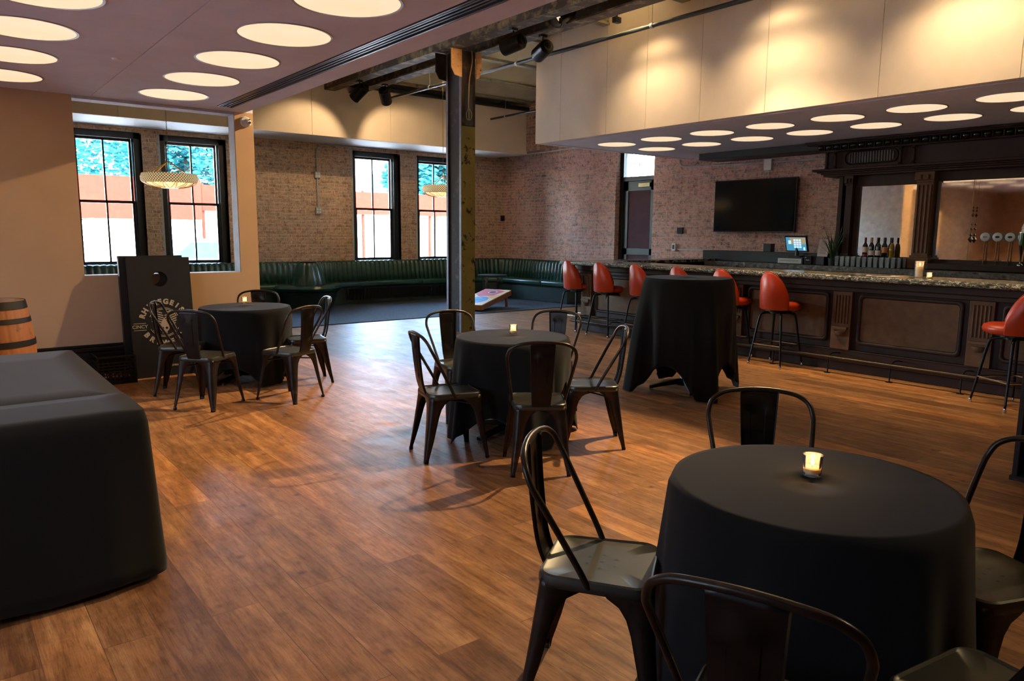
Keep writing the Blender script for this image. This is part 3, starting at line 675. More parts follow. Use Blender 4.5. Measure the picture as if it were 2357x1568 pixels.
bm = bmesh.new()
def f(u, v):
    h = v / 10; r = .33 - .15 * h ** 1.3 + .028 * abs(math.sin(9 * PI * u / 90)) ** .6; a = 2 * PI * u / 90
    if v == 10: r *= .8
    return (r * math.cos(a), r * math.sin(a) * .8 - .08, .47 + .44 * h)
grid(bm, 90, 11, f, True)
obj('fluted_back', bm, 'green', t, smooth='all')
bm = bmesh.new(); lathe(bm, [(0, .9), (.16, .9), (.17, .915), (0, .92)], 32); bmesh.ops.translate(bm, verts=bm.verts, vec=(0, -.08, 0)); obj('top_cap', bm, 'black', t)

# low side table in the lounge
t = thing('side_table', 'small round black side table with flat chrome legs by the banquette', 'table', (9.65, 12.95, 0))
bm = bmesh.new(); lathe(bm, [(0, .575), (.31, .575), (.32, .59), (.32, .60), (0, .605)], 40); obj('tabletop', bm, 'black', t, smooth=True)
for a in (.4, 1.97, 3.54, 5.1):
    m = Matrix.Rotation(a, 4, 'Z'); bm = bmesh.new(); box(bm, .24, .25, -.03, .03, .013, .58, m); obj('leg', bm, 'chrome', t)

# colourful cornhole board lying in the lounge
t = thing('cornhole_board', 'wooden cornhole board painted red, yellow and blue, lying behind the column', 'board', (8.25, 11.40, .012), math.atan2(.55, 1.25))
tl = Matrix.Translation((0, 0, .02)) @ Matrix.Rotation(-math.asin(.21 / 1.22), 4, 'Y')
bm = bmesh.new(); box(bm, 0, 1.22, 0, .61, .09, .105, tl)
deck = obj('deck', bm, 'bcream', t)
bm = bmesh.new()
for d in ((0, 1.22, 0, .02), (0, 1.22, .59, .61), (0, .02, .02, .59), (1.2, 1.22, .02, .59)): box(bm, d[0], d[1], d[2], d[3], .0, .09, tl)
obj('board_frame', bm, 'pine', t)
for y in (.03, .55):
    m = tl @ Matrix.Translation((1.08, y, .05)) @ Matrix.Rotation(math.radians(8), 4, 'Y'); bm = bmesh.new(); box(bm, -.035, .035, 0, .03, -.275, .02, m); obj('leg', bm, 'pine', t)
bm = bmesh.new(); lathe(bm, [(0, .1065), (.075, .1065)], 32, c=(.99, .305), mtx=tl); obj('hole', bm, 'black', t)
bm = bmesh.new(); lathe(bm, [(.077, .1065), (.1, .1065)], 32, c=(.99, .305), mtx=tl); obj('hole_ring', bm, 'bwht', t)
bm = bmesh.new(); prism(bm, [(.62, .42), (.75, .15), (1.1, .08), (1.2, .3), (1.2, .6), (.8, .6)], .1052, .1060, tl); obj('red_artwork', bm, 'bred', t)
bm = bmesh.new(); prism(bm, [(.52, .02), (.78, .02), (.72, .2), (.55, .3)], .1052, .1058, tl); obj('yellow_artwork', bm, 'byel', t)
bm = bmesh.new(); prism(bm, [(.36 + .26 * math.cos(a * PI / 10), .3 + .2 * math.sin(a * PI / 10)) for a in range(20)], .1053, .1061, tl); obj('blue_artwork', bm, mat('board_blue2', '2f83b4', .5), t)
bm = bmesh.new(); tube(bm, [tl @ Vector((.2, .2, .107)), tl @ Vector((.33, .36, .107)), tl @ Vector((.45, .25, .107)), tl @ Vector((.56, .38, .107))], .005, 6); obj('white_stroke', bm, 'bwht', t)

# ------------------------------------------------------------------ conduits and wall boxes
t = thing('conduit', 'grey conduit with two outlet boxes on the window wall', 'conduit', (0, 0, 0))
bm = bmesh.new(); tube(bm, [(7.9, WY - .02, 3.275), (6.62, WY - .02, 3.275)], .014, 8, smooth=False); tube(bm, [(6.62, WY - .02, 3.275), (6.5, WY - .02, 3.255), (6.43, WY - .02, 3.19), (6.41, WY - .02, 3.08)], .014, 8); tube(bm, [(6.41, WY - .02, 3.1), (6.41, WY - .02, 1.93)], .014, 8, smooth=False)
obj('tube', bm, 'grey', t, smooth=True)
for z in (2.66, 1.93):
    b = pbox('outlet_box', (6.35, 6.47, WY - .06, WY, z - .065, z + .065), 'grey', t, bevel=.004)
    bm = bmesh.new()
    for dx in (-.028, .028):
        for dz in (-.028, .028): cyl(bm, (6.41 + dx, WY - .062, z + dz), (6.41 + dx, WY - .067, z + dz), .018, n=12)
    obj('socket', bm, 'white', b)
t = thing('conduit', 'light conduit with a white junction box above the television', 'conduit', (0, 0, 0))
bm = bmesh.new(); tube(bm, [(WX - .02, 9.26, 2.99), (WX - .02, 9.25, 2.86), (WX - .02, 9.17, 2.78), (WX - .02, 9.0, 2.755)], .014, 8); tube(bm, [(WX - .02, 9.0, 2.755), (WX - .02, 6.2, 2.72)], .014, 8, smooth=False); tube(bm, [(WX - .02, 7.33, 2.7), (WX - .02, 7.33, 2.44)], .008, 8, smooth=False); obj('tube', bm, 'grey', t, smooth=True)
pbox('junction_box', (WX - .07, WX, 7.26, 7.40, 2.60, 2.78), 'white', t, bevel=.004)
t = thing('wall_outlet', 'white outlet box with surface raceway beside the door', 'outlet', (0, 0, 0))
pbox('outlet_box', (WX - .05, WX, 9.24, 9.33, 1.20, 1.34), 'white', t, bevel=.005); pbox('socket', (WX - .055, WX - .05, 9.265, 9.305, 1.23, 1.31), 'black', t)
pbox('raceway', (WX - .02, WX, 8.45, 9.24, 1.215, 1.235), 'grey', t)
tag(pbox('wall_switch', (WX - .03, WX, 9.10, 9.23, 1.52, 1.64), 'blackm'), 'dark wall box between the door and the television', 'switch')
tag(pbox('wall_switch', (11.18, 11.27, WY - .05, WY - .0, 1.80, 1.93), 'black'), 'small dark box in the far brick corner', 'switch')

# ------------------------------------------------------------------ television
t = thing('television', 'large black flat television mounted on the brick wall', 'television', (WX - .1, 7.53, 1.56))
pbox('bezel', (-.02, .03, -.80, .80, 0, .90), 'black', t, bevel=.004); pbox('screen', (-.024, -.019, -.785, .785, .02, .885), 'tv', t); pbox('wall_mount', (.03, .1, -.25, .25, .25, .65), 'blackm', t)

# ------------------------------------------------------------------ bar
t = thing('bar_counter', 'long dark carved wooden bar with dark veined stone top', 'bar', (0, 0, 0))
FX = 8.01
bm = bmesh.new(); box(bm, FX + .02, FX + .40, YB + .2, 8.38, .13, 1.0); box(bm, FX + .04, WX - .005, 8.28, 8.40, .0, 1.03); box(bm, FX + .06, FX + .4, YB + .2, 8.38, 0, .13); obj('bar_body', bm, 'dwood', t)
bm = bmesh.new(); box(bm, 7.93, FX + .03, YB + .2, 8.44, .95, 1.04); box(bm, 7.96, FX + .03, YB + .2, 8.42, .90, .95); box(bm, FX - .015, FX + .03, YB + .2, 8.40, .10, .25); box(bm, FX, FX + .06, YB + .2, 8.39, 0, .1); box(bm, FX - .02, FX + .03, YB + .2, 8.40, .23, .25); obj('bar_moulding', bm, 'dwood', t, bevel=.008)
py = [2.76 - 1.40, 2.76, 4.16, 5.56, 6.96, 8.27]
for a, b in zip(py, py[1:]):
    if b - a < 1.2: continue
    y0, y1 = a + .17, b - .17
    bm = bmesh.new(); m = Matrix(((0, 0, 1, FX - .0), (1, 0, 0, 0), (0, 1, 0, 0), (0, 0, 0, 1)))
    out = rrect(y1 - y0, .56, .05, 4, (y0 + y1) / 2, .60); inn_ = rrect(y1 - y0 - .08, .48, .035, 4, (y0 + y1) / 2, .60)
    n = len(out); A = [bm.verts.new(m @ Vector((x, z, -.002))) for x, z in out]; B = [bm.verts.new(m @ Vector((x * .5 + x2 * .5, z * .5 + z2 * .5, -.022))) for (x, z), (x2, z2) in zip(out, inn_)]; C = [bm.verts.new(m @ Vector((x, z, .018))) for x, z in inn_]
    for i in range(n): j = (i + 1) % n; bm.faces.new((A[i], A[j], B[j], B[i])); bm.faces.new((B[i], B[j], C[j], C[i]))
    obj('panel_moulding', bm, 'dwood', t, smooth='all')
    bm = bmesh.new(); prism(bm, inn_, .008, .03, m); obj('panel', bm, 'dwood2', t)
for y in py + [py[0] - 1.4]:
    bm = bmesh.new(); box(bm, FX - .03, FX + .03, y - .11, y + .11, .25, .90)
    for k in range(5): cyl(bm, (FX - .032, y - .07 + .035 * k, .54), (FX - .032, y - .07 + .035 * k, .86), .011, n=8)
    box(bm, FX - .065, FX, y - .085, y + .085, .475, .505); box(bm, FX - .05, FX, y - .07, y + .07, .455, .475)
    s = obj('pilaster', bm, 'dwood2', t, bevel=.004)
    bm = bmesh.new(); lathe(bm, [(0, -.06), (.03, -.055), (.055, -.03), (.06, 0), (0, 0)], 18, a0=PI / 2, a1=3 * PI / 2, mtx=Matrix.Translation((FX - .028, y, .455)) @ Matrix.Diagonal((1, 1, 1.0, 1))); obj('carved_boss', bm, mat('boss_wood', '5a4636', .35), s, smooth=True)
def slab(x0, x1, y0, y1, z0, z1, side, name='stone_top'):
    bm = bmesh.new(); box(bm, x0 + .012, x1, y0, y1, z0, z1); return obj(name, bm, 'marble', t, bevel=.002)
slab(7.75, 8.42, YB + .2, 8.62, 1.045, 1.09, 0); slab(8.42, WX - .005, 8.06, 8.62, 1.045, 1.09, 0)
bm = bmesh.new(); N = 700
def f(u, v):
    y = YB + .2 + (8.62 - YB - .2) * u / N; z = 1.038 + .052 * v / 5
    k = noise.noise(Vector((y * 14, v * .6, 0))) * .012 + noise.noise(Vector((y * 40, v * 1.3, 5))) * .007
    return (7.752 + k - (.008 if 0 < v < 5 else -.004), y, z - (.006 * abs(noise.noise(Vector((y * 25, 0, 3)))) if v == 0 else 0))
grid(bm, N + 1, 6, f)
V = f; 
obj('chiselled_edge', bm, 'chisel', t, smooth='all', solid=.012)
bm = bmesh.new(); cyl(bm, (7.78, YB + .3, .175), (7.78, 8.4, .175), .022, n=16); rail = obj('foot_rail', bm, mat('bronze_rail', '3d352a', .4, .9), t, smooth=True)
for k in range(16):
    y = 8.25 - .68 * k
    if y < YB + .3: break
    bm = bmesh.new(); cyl(bm, (7.78, y, 0), (7.78, y, .16), .007, n=8); cyl(bm, (7.78, y, .0), (7.78, y, .006), .035, n=14); tube(bm, [(7.78, y, .175), (7.85, y - .01, .22), (FX, y - .02, .2)], .007, 6); obj('rail_bracket', bm, 'blackm', t)
bm = bmesh.new(); prism(bm, [(8.3, 1.04), (8.02, 1.04), (7.98, .96), (8.0, .88), (8.15, .84), (8.3, .6)], -.06, .06, AX)
for v in bm.verts: v.co.y += 8.46
obj('end_corbel', bm, 'dwood', t, bevel=.01)

# back counter
t = thing('back_counter', 'low back bar counter with dark rough stone edge behind the bar', 'counter', (0, 0, 0))
pbox('cabinet', (10.72, WX - .01, YB + .2, 8.03, 0, 1.0), 'dwood', t)
pbox('stone_top', (10.61, WX - .01, YB + .2, 8.05, 1.0, 1.06), 'marble', t)
bm = bmesh.new()
def f(u, v):
    y = YB + .2 + (8.05 - YB - .2) * u / 500; return (10.60 + noise.noise(Vector((y * 12, v, 0))) * .01, y, .985 + .078 * v / 3)
grid(bm, 501, 4, f); obj('chiselled_edge', bm, mat('dark_chisel', '4a4238', .4, 0, .6, 30, .6, 60), t, solid=.01)
tag(pbox('backsplash_box', (10.98, WX - .012, 6.10, 8.38, 1.061, 1.235), 'black', bevel=.004), 'long black backsplash box on the wall under the television', 'backsplash')
tag(pbox('box', (11.05, 11.17, 7.06, 7.20, 1.236, 1.37), 'black', bevel=.004), 'small black box standing on the backsplash below the television', 'box')

# carved back bar cabinet with mirrors
t = thing('back_bar_cabinet', 'ornate dark wooden back bar with columns, cornice and aged mirrors', 'cabinet', (0, 0, 0))
YE = 5.90; YS = YB + .3; PX = 10.98
bm = bmesh.new(); box(bm, PX + .10, WX - .01, YS, YE, 1.065, 2.86); obj('back_panel', bm, 'dwood', t)
bm = bmesh.new()   # frieze and ledge
box(bm, PX - .06, WX - .01, YS, 6.13, 2.50, 2.80)
obj('frieze', bm, 'dwood', t, bevel=.004)
bm = bmesh.new()
for x, z0, z1, e in ((.0, 2.475, 2.51, .12), (.05, 2.455, 2.475, .07), (.09, 2.43, 2.455, .03), (.12, 2.40, 2.43, 0)): box(bm, PX - .22 + x, WX - .01, YS, 6.12 + e, z0, z1)
obj('ledge_moulding', bm, 'dwood', t, bevel=.006)
bm = bmesh.new()
for x, z0, z1, e in ((.0, 2.875, 2.90, .05), (.03, 2.855, 2.875, .03), (.16, 2.79, 2.855, -.06), (.2, 2.765, 2.79, -.1)): box(bm, 10.62 + x, WX - .01, YS, 6.26 + e, z0, z1)
obj('cornice', bm, 'dwood', t, bevel=.005)
bm = bmesh.new()
for k in range(62):
    y = 6.10 - .125 * k
    lathe(bm, [(0, -.05), (.025, -.045), (.045, -.02), (.05, .01), (.04, .04), (0, .05)], 12, mtx=Matrix.Translation((10.735, y, 2.82)) @ Matrix.Diagonal((.8, 1, .8, 1)))
    box(bm, 10.71, 10.76, y - .067, y - .058, 2.785, 2.855)
obj('egg_and_dart_beading', bm, mat('bead_wood', '141011', .25), t, smooth=True)
sp = [(0, 0), (.03, 0), (.03, .02), (.018, .035), (.022, .05), (.028, .07), (.022, .12), (.018, .17), (.024, .2), (.016, .22), (.03, .235), (.03, .255), (0, .255)]
for y in (6.07, 5.94, 4.98, 4.80, 2.6, 2.42):
    bm = bmesh.new(); lathe(bm, sp, 16, mtx=Matrix.Translation((PX - .11, y, 2.512))); obj('turned_spindle', bm, 'dwood', t, smooth=True)
for c in (5.42, 2.0):
    bm = bmesh.new(); m = Matrix(((0, 0, 1, PX - .063), (1, 0, 0, 0), (0, 1, 0, 0), (0, 0, 0, 1)))
    for k in range(17): cyl(bm, m @ Vector((c - .32 + .04 * k, 2.585 + (.02 if k in (0, 16) else 0), 0)), m @ Vector((c - .32 + .04 * k, 2.735 - (.02 if k in (0, 16) else 0), 0)), .017, n=8)
    o2 = rrect(.80, .2, .099, 8, c, 2.66); i2 = rrect(.75, .165, .08, 8, c, 2.66); n = len(o2); A = [bm.verts.new(m @ Vector((x, z, 0))) for x, z in o2]; B = [bm.verts.new(m @ Vector(((x + x2) / 2, (z + z2) / 2, -.02))) for (x, z), (x2, z2) in zip(o2, i2)]; C = [bm.verts.new(m @ Vector((x, z, 0))) for x, z in i2]
    for i in range(n): j = (i + 1) % n; bm.faces.new((A[i], A[j], B[j], B[i])); bm.faces.new((B[i], B[j], C[j], C[i]))
    obj('oval_fluted_panel', bm, mat('oval_panel', '2a1d15', .35), t, smooth=True)
def colm(y, w, flut, nm):
    bm = bmesh.new(); box(bm, PX - .05, PX + .12, y - w / 2, y + w / 2, 1.065, 2.40)
    n = max(2, int(w / .045))
    for k in range(n):
        if flut: cyl(bm, (PX - .052, y - w / 2 + w * (k + .5) / n, 1.28), (PX - .052, y - w / 2 + w * (k + .5) / n, 2.22), .015, n=8)
    box(bm, PX - .09, PX + .12, y - w / 2 - .03, y + w / 2 + .03, 1.065, 1.22); box(bm, PX - .075, PX + .12, y - w / 2 - .015, y + w / 2 + .015, 1.22, 1.25)
    box(bm, PX - .09, PX + .12, y - w / 2 - .02, y + w / 2 + .02, 2.29, 2.40); box(bm, PX - .07, PX + .12, y - w / 2 - .01, y + w / 2 + .01, 2.26, 2.29)
    for s in (-1, 1): cyl(bm, (PX - .095, y + s * w * .22, 2.36), (PX - .095, y + s * w * .22, 2.30), .02, n=10)
    obj(nm, bm, 'dwood2' if flut else 'dwood', t, bevel=.004)
colm(5.72, .10, False, 'pilaster'); colm(4.64, .22, True, 'fluted_column'); colm(2.42, .22, True, 'fluted_column')
pbox('side_panel', (PX - .02, WX - .01, 5.84, 5.90, 1.065, 2.4), 'dwood', t)
for a, b, z0, z1 in ((4.76, 5.60, 1.17, 2.245), (2.55, 4.51, 1.2, 2.27)):
    pbox('mirror_pane', (PX + .08, PX + .085, a, b, z0, z1), 'mirror', t)
    bm = bmesh.new()
    for d in ((a - .03, a, z0, z1), (b, b + .1, z0, z1), (a - .03, b + .1, z1, z1 + .16), (a - .03, b + .1, z0 - .1, z0)): box(bm, PX + .05, PX + .12, *d)
    obj('mirror_frame', bm, 'dwood', t, bevel=.004)
pbox('mirror_joint', (PX + .074, PX + .082, 4.068, 4.074, 1.2, 2.27), 'brass', t)
pbox('shelf_step', (PX - .12, PX + .1, YS, 4.5, 1.065, 1.15), 'dwood', t, bevel=.01)
t = thing('crystal_pull', 'crystal bead strand hanging in front of the wide back bar mirror', 'pull cord', (PX + .02, 4.03, 0))
bm = bmesh.new(); cyl(bm, (0, 0, 1.45), (0, 0, 2.26), .002, n=5); obj('cord', bm, 'brass', t)
bm = bmesh.new()
for z, r in ((1.9, .012), (1.86, .014), (1.80, .02), (1.68, .014), (1.62, .016), (1.54, .018), (1.48, .035)): lathe(bm, [(0, -r * 1.4), (r, 0), (0, r * 1.4)], 8, mtx=Matrix.Translation((0, 0, z)))
obj('beads', bm, 'chrome', t)
d0 = None
for k in range(4):
    bm = bmesh.new(); mt = Matrix.Rotation(-PI / 2, 4, 'Y')
    lathe(bm, [(0, 0), (.05, 0), (.058, .006), (.05, .01), (0, .01)], 28, mtx=mt)
    d = thing('round_medallion', 'round medallion %s from the left before the wide back bar mirror' % ordn[k], 'medallion', (PX + .03, 3.86 - .145 * k, 1.515), 0, 'round tap medallions before the mirror')
    obj('rim', bm, 'grey', d, smooth=True); bm = bmesh.new(); lathe(bm, [(0, .011), (.028, .011), (.02, .014), (0, .014)], 16, mtx=mt @ Matrix.Diagonal((.5, 1, 1, 1))); obj('badge', bm, 'brass' if k == 0 else 'blackm', d)
    bm = bmesh.new(); cyl(bm, (0, 0, -.06), (0, 0, 1.152 - 1.515), .008, n=8); obj('stem', bm, 'mirror', d)
t = thing('tap_handle', 'green tap with silver tip at the right edge of the back bar', 'tap', (PX - .0, 3.42, 1.152))
bm = bmesh.new(); lathe(bm, [(0, 0), (.04, 0), (.04, .01), (.012, .03), (.012, .12), (.02, .18), (.03, .24), (.035, .26), (0, .26)], 20); obj('stand', bm, 'chrome', t, smooth=True)
bm = bmesh.new(); lathe(bm, [(0, .26), (.036, .26), (.04, .30), (.036, .42), (0, .42)], 20); obj('green_sleeve', bm, mat('green_glass', '2c5218', .2), t, smooth=True)
bm = bmesh.new(); lathe(bm, [(0, .42), (.042, .42), (.042, .435), (.03, .45), (.026, .49), (.012, .53), (0, .56)], 20); obj('silver_tip', bm, 'chrome', t, smooth=True)

# ------------------------------------------------------------------ things on the back counter
CZ = 1.0615
t = thing('cash_register', 'touchscreen point of sale terminal with a lit keypad on the back counter', 'cash register', (10.86, 6.48, CZ + .11))
m = Matrix.Translation((0, 0, .21)) @ Matrix.Rotation(math.radians(-18), 4, 'Y')
bm = bmesh.new(); box(bm, -.015, .02, -.19, .19, -.13, .13, m); obj('terminal_case', bm, 'black', t, bevel=.006)
bm = bmesh.new(); box(bm, -.018, -.0155, -.17, .17, -.11, .11, m); obj('screen', bm, 'screen', t)
bm = bmesh.new(); box(bm, -.0186, -.0182, -.17, .10, .0, .108, m); obj('screen_picture', bm, emis('screen_tan', '9c8c70', .8), t)
bm = bmesh.new()
for r in range(4):
    for c in range(3): box(bm, -.0194, -.0188, -.09 + .045 * c, -.052 + .045 * c, .05 - .038 * r, .08 - .038 * r, m)
box(bm, -.0194, -.0188, .08, .13, .0, .06, m); box(bm, -.0194, -.0188, -.15, -.12, -.1, -.05, m)
obj('keypad', bm, emis('keys', 'a9c8e8', 1.1), t)
bm = bmesh.new(); cyl(bm, (.03, 0, .0), (.03, 0, .2), .03, n=14); box(bm, -.06, .10, -.1, .1, 0, .02); obj('stand', bm, 'black', t, bevel=.004)
t = thing('till_box', 'cash drawer with beige front under the touchscreen terminal', 'cash drawer', (10.86, 6.50, CZ))
pbox('case', (-.13, .2, -.22, .23, 0, .108), 'black', t, bevel=.004); pbox('drawer_front', (-.136, -.13, -.20, .21, .01, .09), 'steel', t, bevel=.003); pbox('slot', (-.138, -.136, -.15, .17, .05, .056), 'black', t)
t = thing('receipt_printer', 'small black receipt printer right of the cash drawer', 'printer', (10.86, 6.20, CZ))
pbox('body', (-.13, .1, -.06, .06, 0, .14), 'blackm', t, bevel=.01); pbox('paper_slot', (-.132, -.13, -.03, .03, .07, .076), 'white', t); bm = bmesh.new(); cyl(bm, (-.131, .03, .11), (-.134, .03, .11), .006, n=8); obj('indicator', bm, 'white', t)
t = thing('menu_sheet', 'pinkish printed menu sheet standing beside the terminal', 'menu', (10.88, 6.05, CZ))
pbox('holder', (-.1, .08, -.09, .11, 0, .13), 'black', t, bevel=.006)
m = Matrix.Translation((0, 0, .13)) @ Matrix.Rotation(math.radians(10), 4, 'Y'); bm = bmesh.new(); box(bm, 0, .003, -.085, .085, 0, .27, m); s = obj('sheet', bm, 'paper', t)
bm = bmesh.new()
for k in range(12): box(bm, -.001, 0, -.06 + random.uniform(0, .02), .06 - random.uniform(0, .03), .04 + .018 * k, .046 + .018 * k, m)
obj('print', bm, mat('faint_print', '8a6468', .8), s)
t = thing('potted_plant', 'dark leafy plant in a black pot beside the back bar cabinet', 'plant', (10.84, 5.86, CZ))
bm = bmesh.new(); lathe(bm, [(0, 0), (.05, 0), (.065, .11), (.06, .115), (.055, .1), (0, .1)], 20); obj('pot', bm, 'pot', t, smooth=True)
bm = bmesh.new(); rnd = random.Random(4)
for k in range(26):
    a = rnd.uniform(0, 2 * PI); L = rnd.uniform(.3, .62); le = rnd.uniform(.05, .25); w = rnd.uniform(.008, .016)
    def f(u, v): 
        h = u / 8; r = .02 + le * h ** 1.6; x = min(r * math.cos(a), .1); ww = w * (1 - h) ** .5 * (v - .5) * 2
        return (x - ww * math.sin(a), r * math.sin(a) + ww * math.cos(a), .08 + L * h - .3 * le * h * h)
    grid(bm, 9, 2, f)
obj('leaves', bm, 'leaf', t, solid=.001)
# bottles
def bottle(y, x, label, gm, fm, lm, lz=(.09, .17), h=.31, ring=None):
    t = thing('wine_bottle', label, 'bottle', (x, y, CZ + .12), 0, 'wine bottles on the back counter')
    bm = bmesh.new(); lathe(bm, [(0, 0), (.034, 0), (.037, .006), (.037, .17), (.034, .195), (.018, .225), (.014, .24), (.014, h - .01), (0, h - .01)], 20); obj('bottle_glass', bm, gm, t, smooth=True)
    bm = bmesh.new(); lathe(bm, [(.0145, .235), (.0155, .237), (.0155, h), (0, h + .001)], 16); obj('foil_capsule', bm, fm, t, smooth=True)
    bm = bmesh.new(); lathe(bm, [(.0375, lz[0]), (.038, lz[0] + .001), (.038, lz[1]), (.0375, lz[1] + .001)], 20); obj('label', bm, lm, t, smooth=True)
    if ring: bm = bmesh.new(); lathe(bm, [(.0376, .03), (.038, .031), (.038, .07), (.0376, .07)], 20); obj('lower_label', bm, ring, t)
r = thing('bottle_riser', 'low dark riser under the wine bottles', 'riser', (10.98, 5.24, CZ))
pbox('top', (-.06, .06, -.26, .26, .105, .119), 'black', r, bevel=.003)
for y in (-.24, .24): pbox('support', (-.05, .05, y - .01, y + .01, 0, .105), 'black', r)
bottle(5.43, 10.97, 'red wine bottle with red foil, leftmost of the five', 'wine', 'redfoil', 'label', ring='rlabel')
bottle(5.335, 10.97, 'red wine bottle with tan foil, second of the five', 'wine', 'tanfoil', 'label', (.05, .12))
bottle(5.235, 10.97, 'dark green wine bottle with pinkish label, middle of the five', 'wineg', 'wineg', 'label', (.05, .12))
bottle(5.14, 10.97, 'wine bottle with orange label and black foil, fourth of the five', 'wineg', 'blackfoil', 'olabel')
bottle(5.04, 10.97, 'golden white wine bottle with black foil, rightmost of the five', 'gold', 'blackfoil', 'gold')
# glasses
bm = bmesh.new(); lathe(bm, [(0, .004), (.028, .004), (.036, .145), (.034, .145), (.027, .012), (0, .012)], 14)
g0 = None; rnd = random.Random(9); nG = 0
for row in range(4):
    for k in range(13):
        y = 5.78 - .083 * k + (.04 if row % 2 else 0); x = 10.67 + .08 * row
        if y < 4.80 or (row == 3 and 5.0 < y < 5.5): continue
        if row < 2 and 5.68 < y: continue
        nG += 1
        if g0 is None:
            g0 = obj('pint_glass', bm, 'bglass', smooth=True); tag(g0, 'clear pint glass in the crowded rows on the back counter', 'glass', 'pint glasses on the back counter'); g = g0
        else: g = g0.copy(); COL.objects.link(g)
        g.location = (x, y, CZ)

# ------------------------------------------------------------------ candles
def votive(x, y, z, label, tall=False):
    t = thing('candle', label, 'candle', (x, y, z), 0, None)
    R, H, wx = (.05, .17, .12) if tall else (.031, .068, .028)
    bm = bmesh.new(); lathe(bm, [(0, 0), (R * .9, 0), (R, H), (R * .93, H), (R * .84, .008), (0, .008)], 24); obj('glass_holder', bm, 'glass', t, smooth=True)
    bm = bmesh.new(); wr = .034 if tall else R * .84
    lathe(bm, [(0, .009), (wr, .009), (wr + (.0 if tall else .0015), wx - .004), (wr - .003, wx), (0, wx - .004)], 20); obj('wax', bm, 'waxw' if tall else 'wax', t, smooth=True)
    bm = bmesh.new(); cyl(bm, (0, 0, wx - .004), (0, 0, wx + .006), .0012, n=5); obj('wick', bm, 'black', t)
    bm = bmesh.new(); lathe(bm, [(0, 0), (.005, .006), (.0045, .012), (.002, .022), (0, .028)], 12, mtx=Matrix.Translation((0, 0, wx + .004))); obj('flame', bm, 'flame', t, smooth='all')
    light('candle_light', 'POINT', (x, y, z + wx + .02), .55, (1, .55, .2), shadow_soft_size=.008)
TZ = .75
votive(2.17, 1.19, TZ + .007, 'lit votive candle in glass on the nearest black table')
votive(3.45, 4.36, TZ + .007, 'lit votive candle in glass on the middle black table')
votive(2.56, 7.78, TZ + .007, 'lit votive candle in glass on the far left black table')
votive(8.10, 3.42, 1.0905, 'tall pillar candle in a clear cylinder on the bar', True)
votive(7.86, 3.22, 1.0905, 'small votive candle beside the tall pillar candle on the bar')
bm = bmesh.new()
for k in range(3):
    m = Matrix.Translation((7.98 + .02 * k, 3.72 + .03 * k, 1.0908 + .0012 * k)) @ Matrix.Rotation(.3 * k - .2, 4, 'Z'); box(bm, -.11, .11, -.14, .14, 0, .001, m)
t = thing('papers', 'few printed sheets lying on the stone bar top left of the candles', 'papers', (0, 0, 0)); s = obj('sheets', bm, 'paper', t)
bm = bmesh.new(); m = Matrix.Translation((8.02, 3.78, 1.0946)) @ Matrix.Rotation(.4, 4, 'Z')
for k in range(6): box(bm, -.08 + .028 * k, -.07 + .028 * k, -.1, .09, 0, .0004, m)
obj('print', bm, 'ink', t)

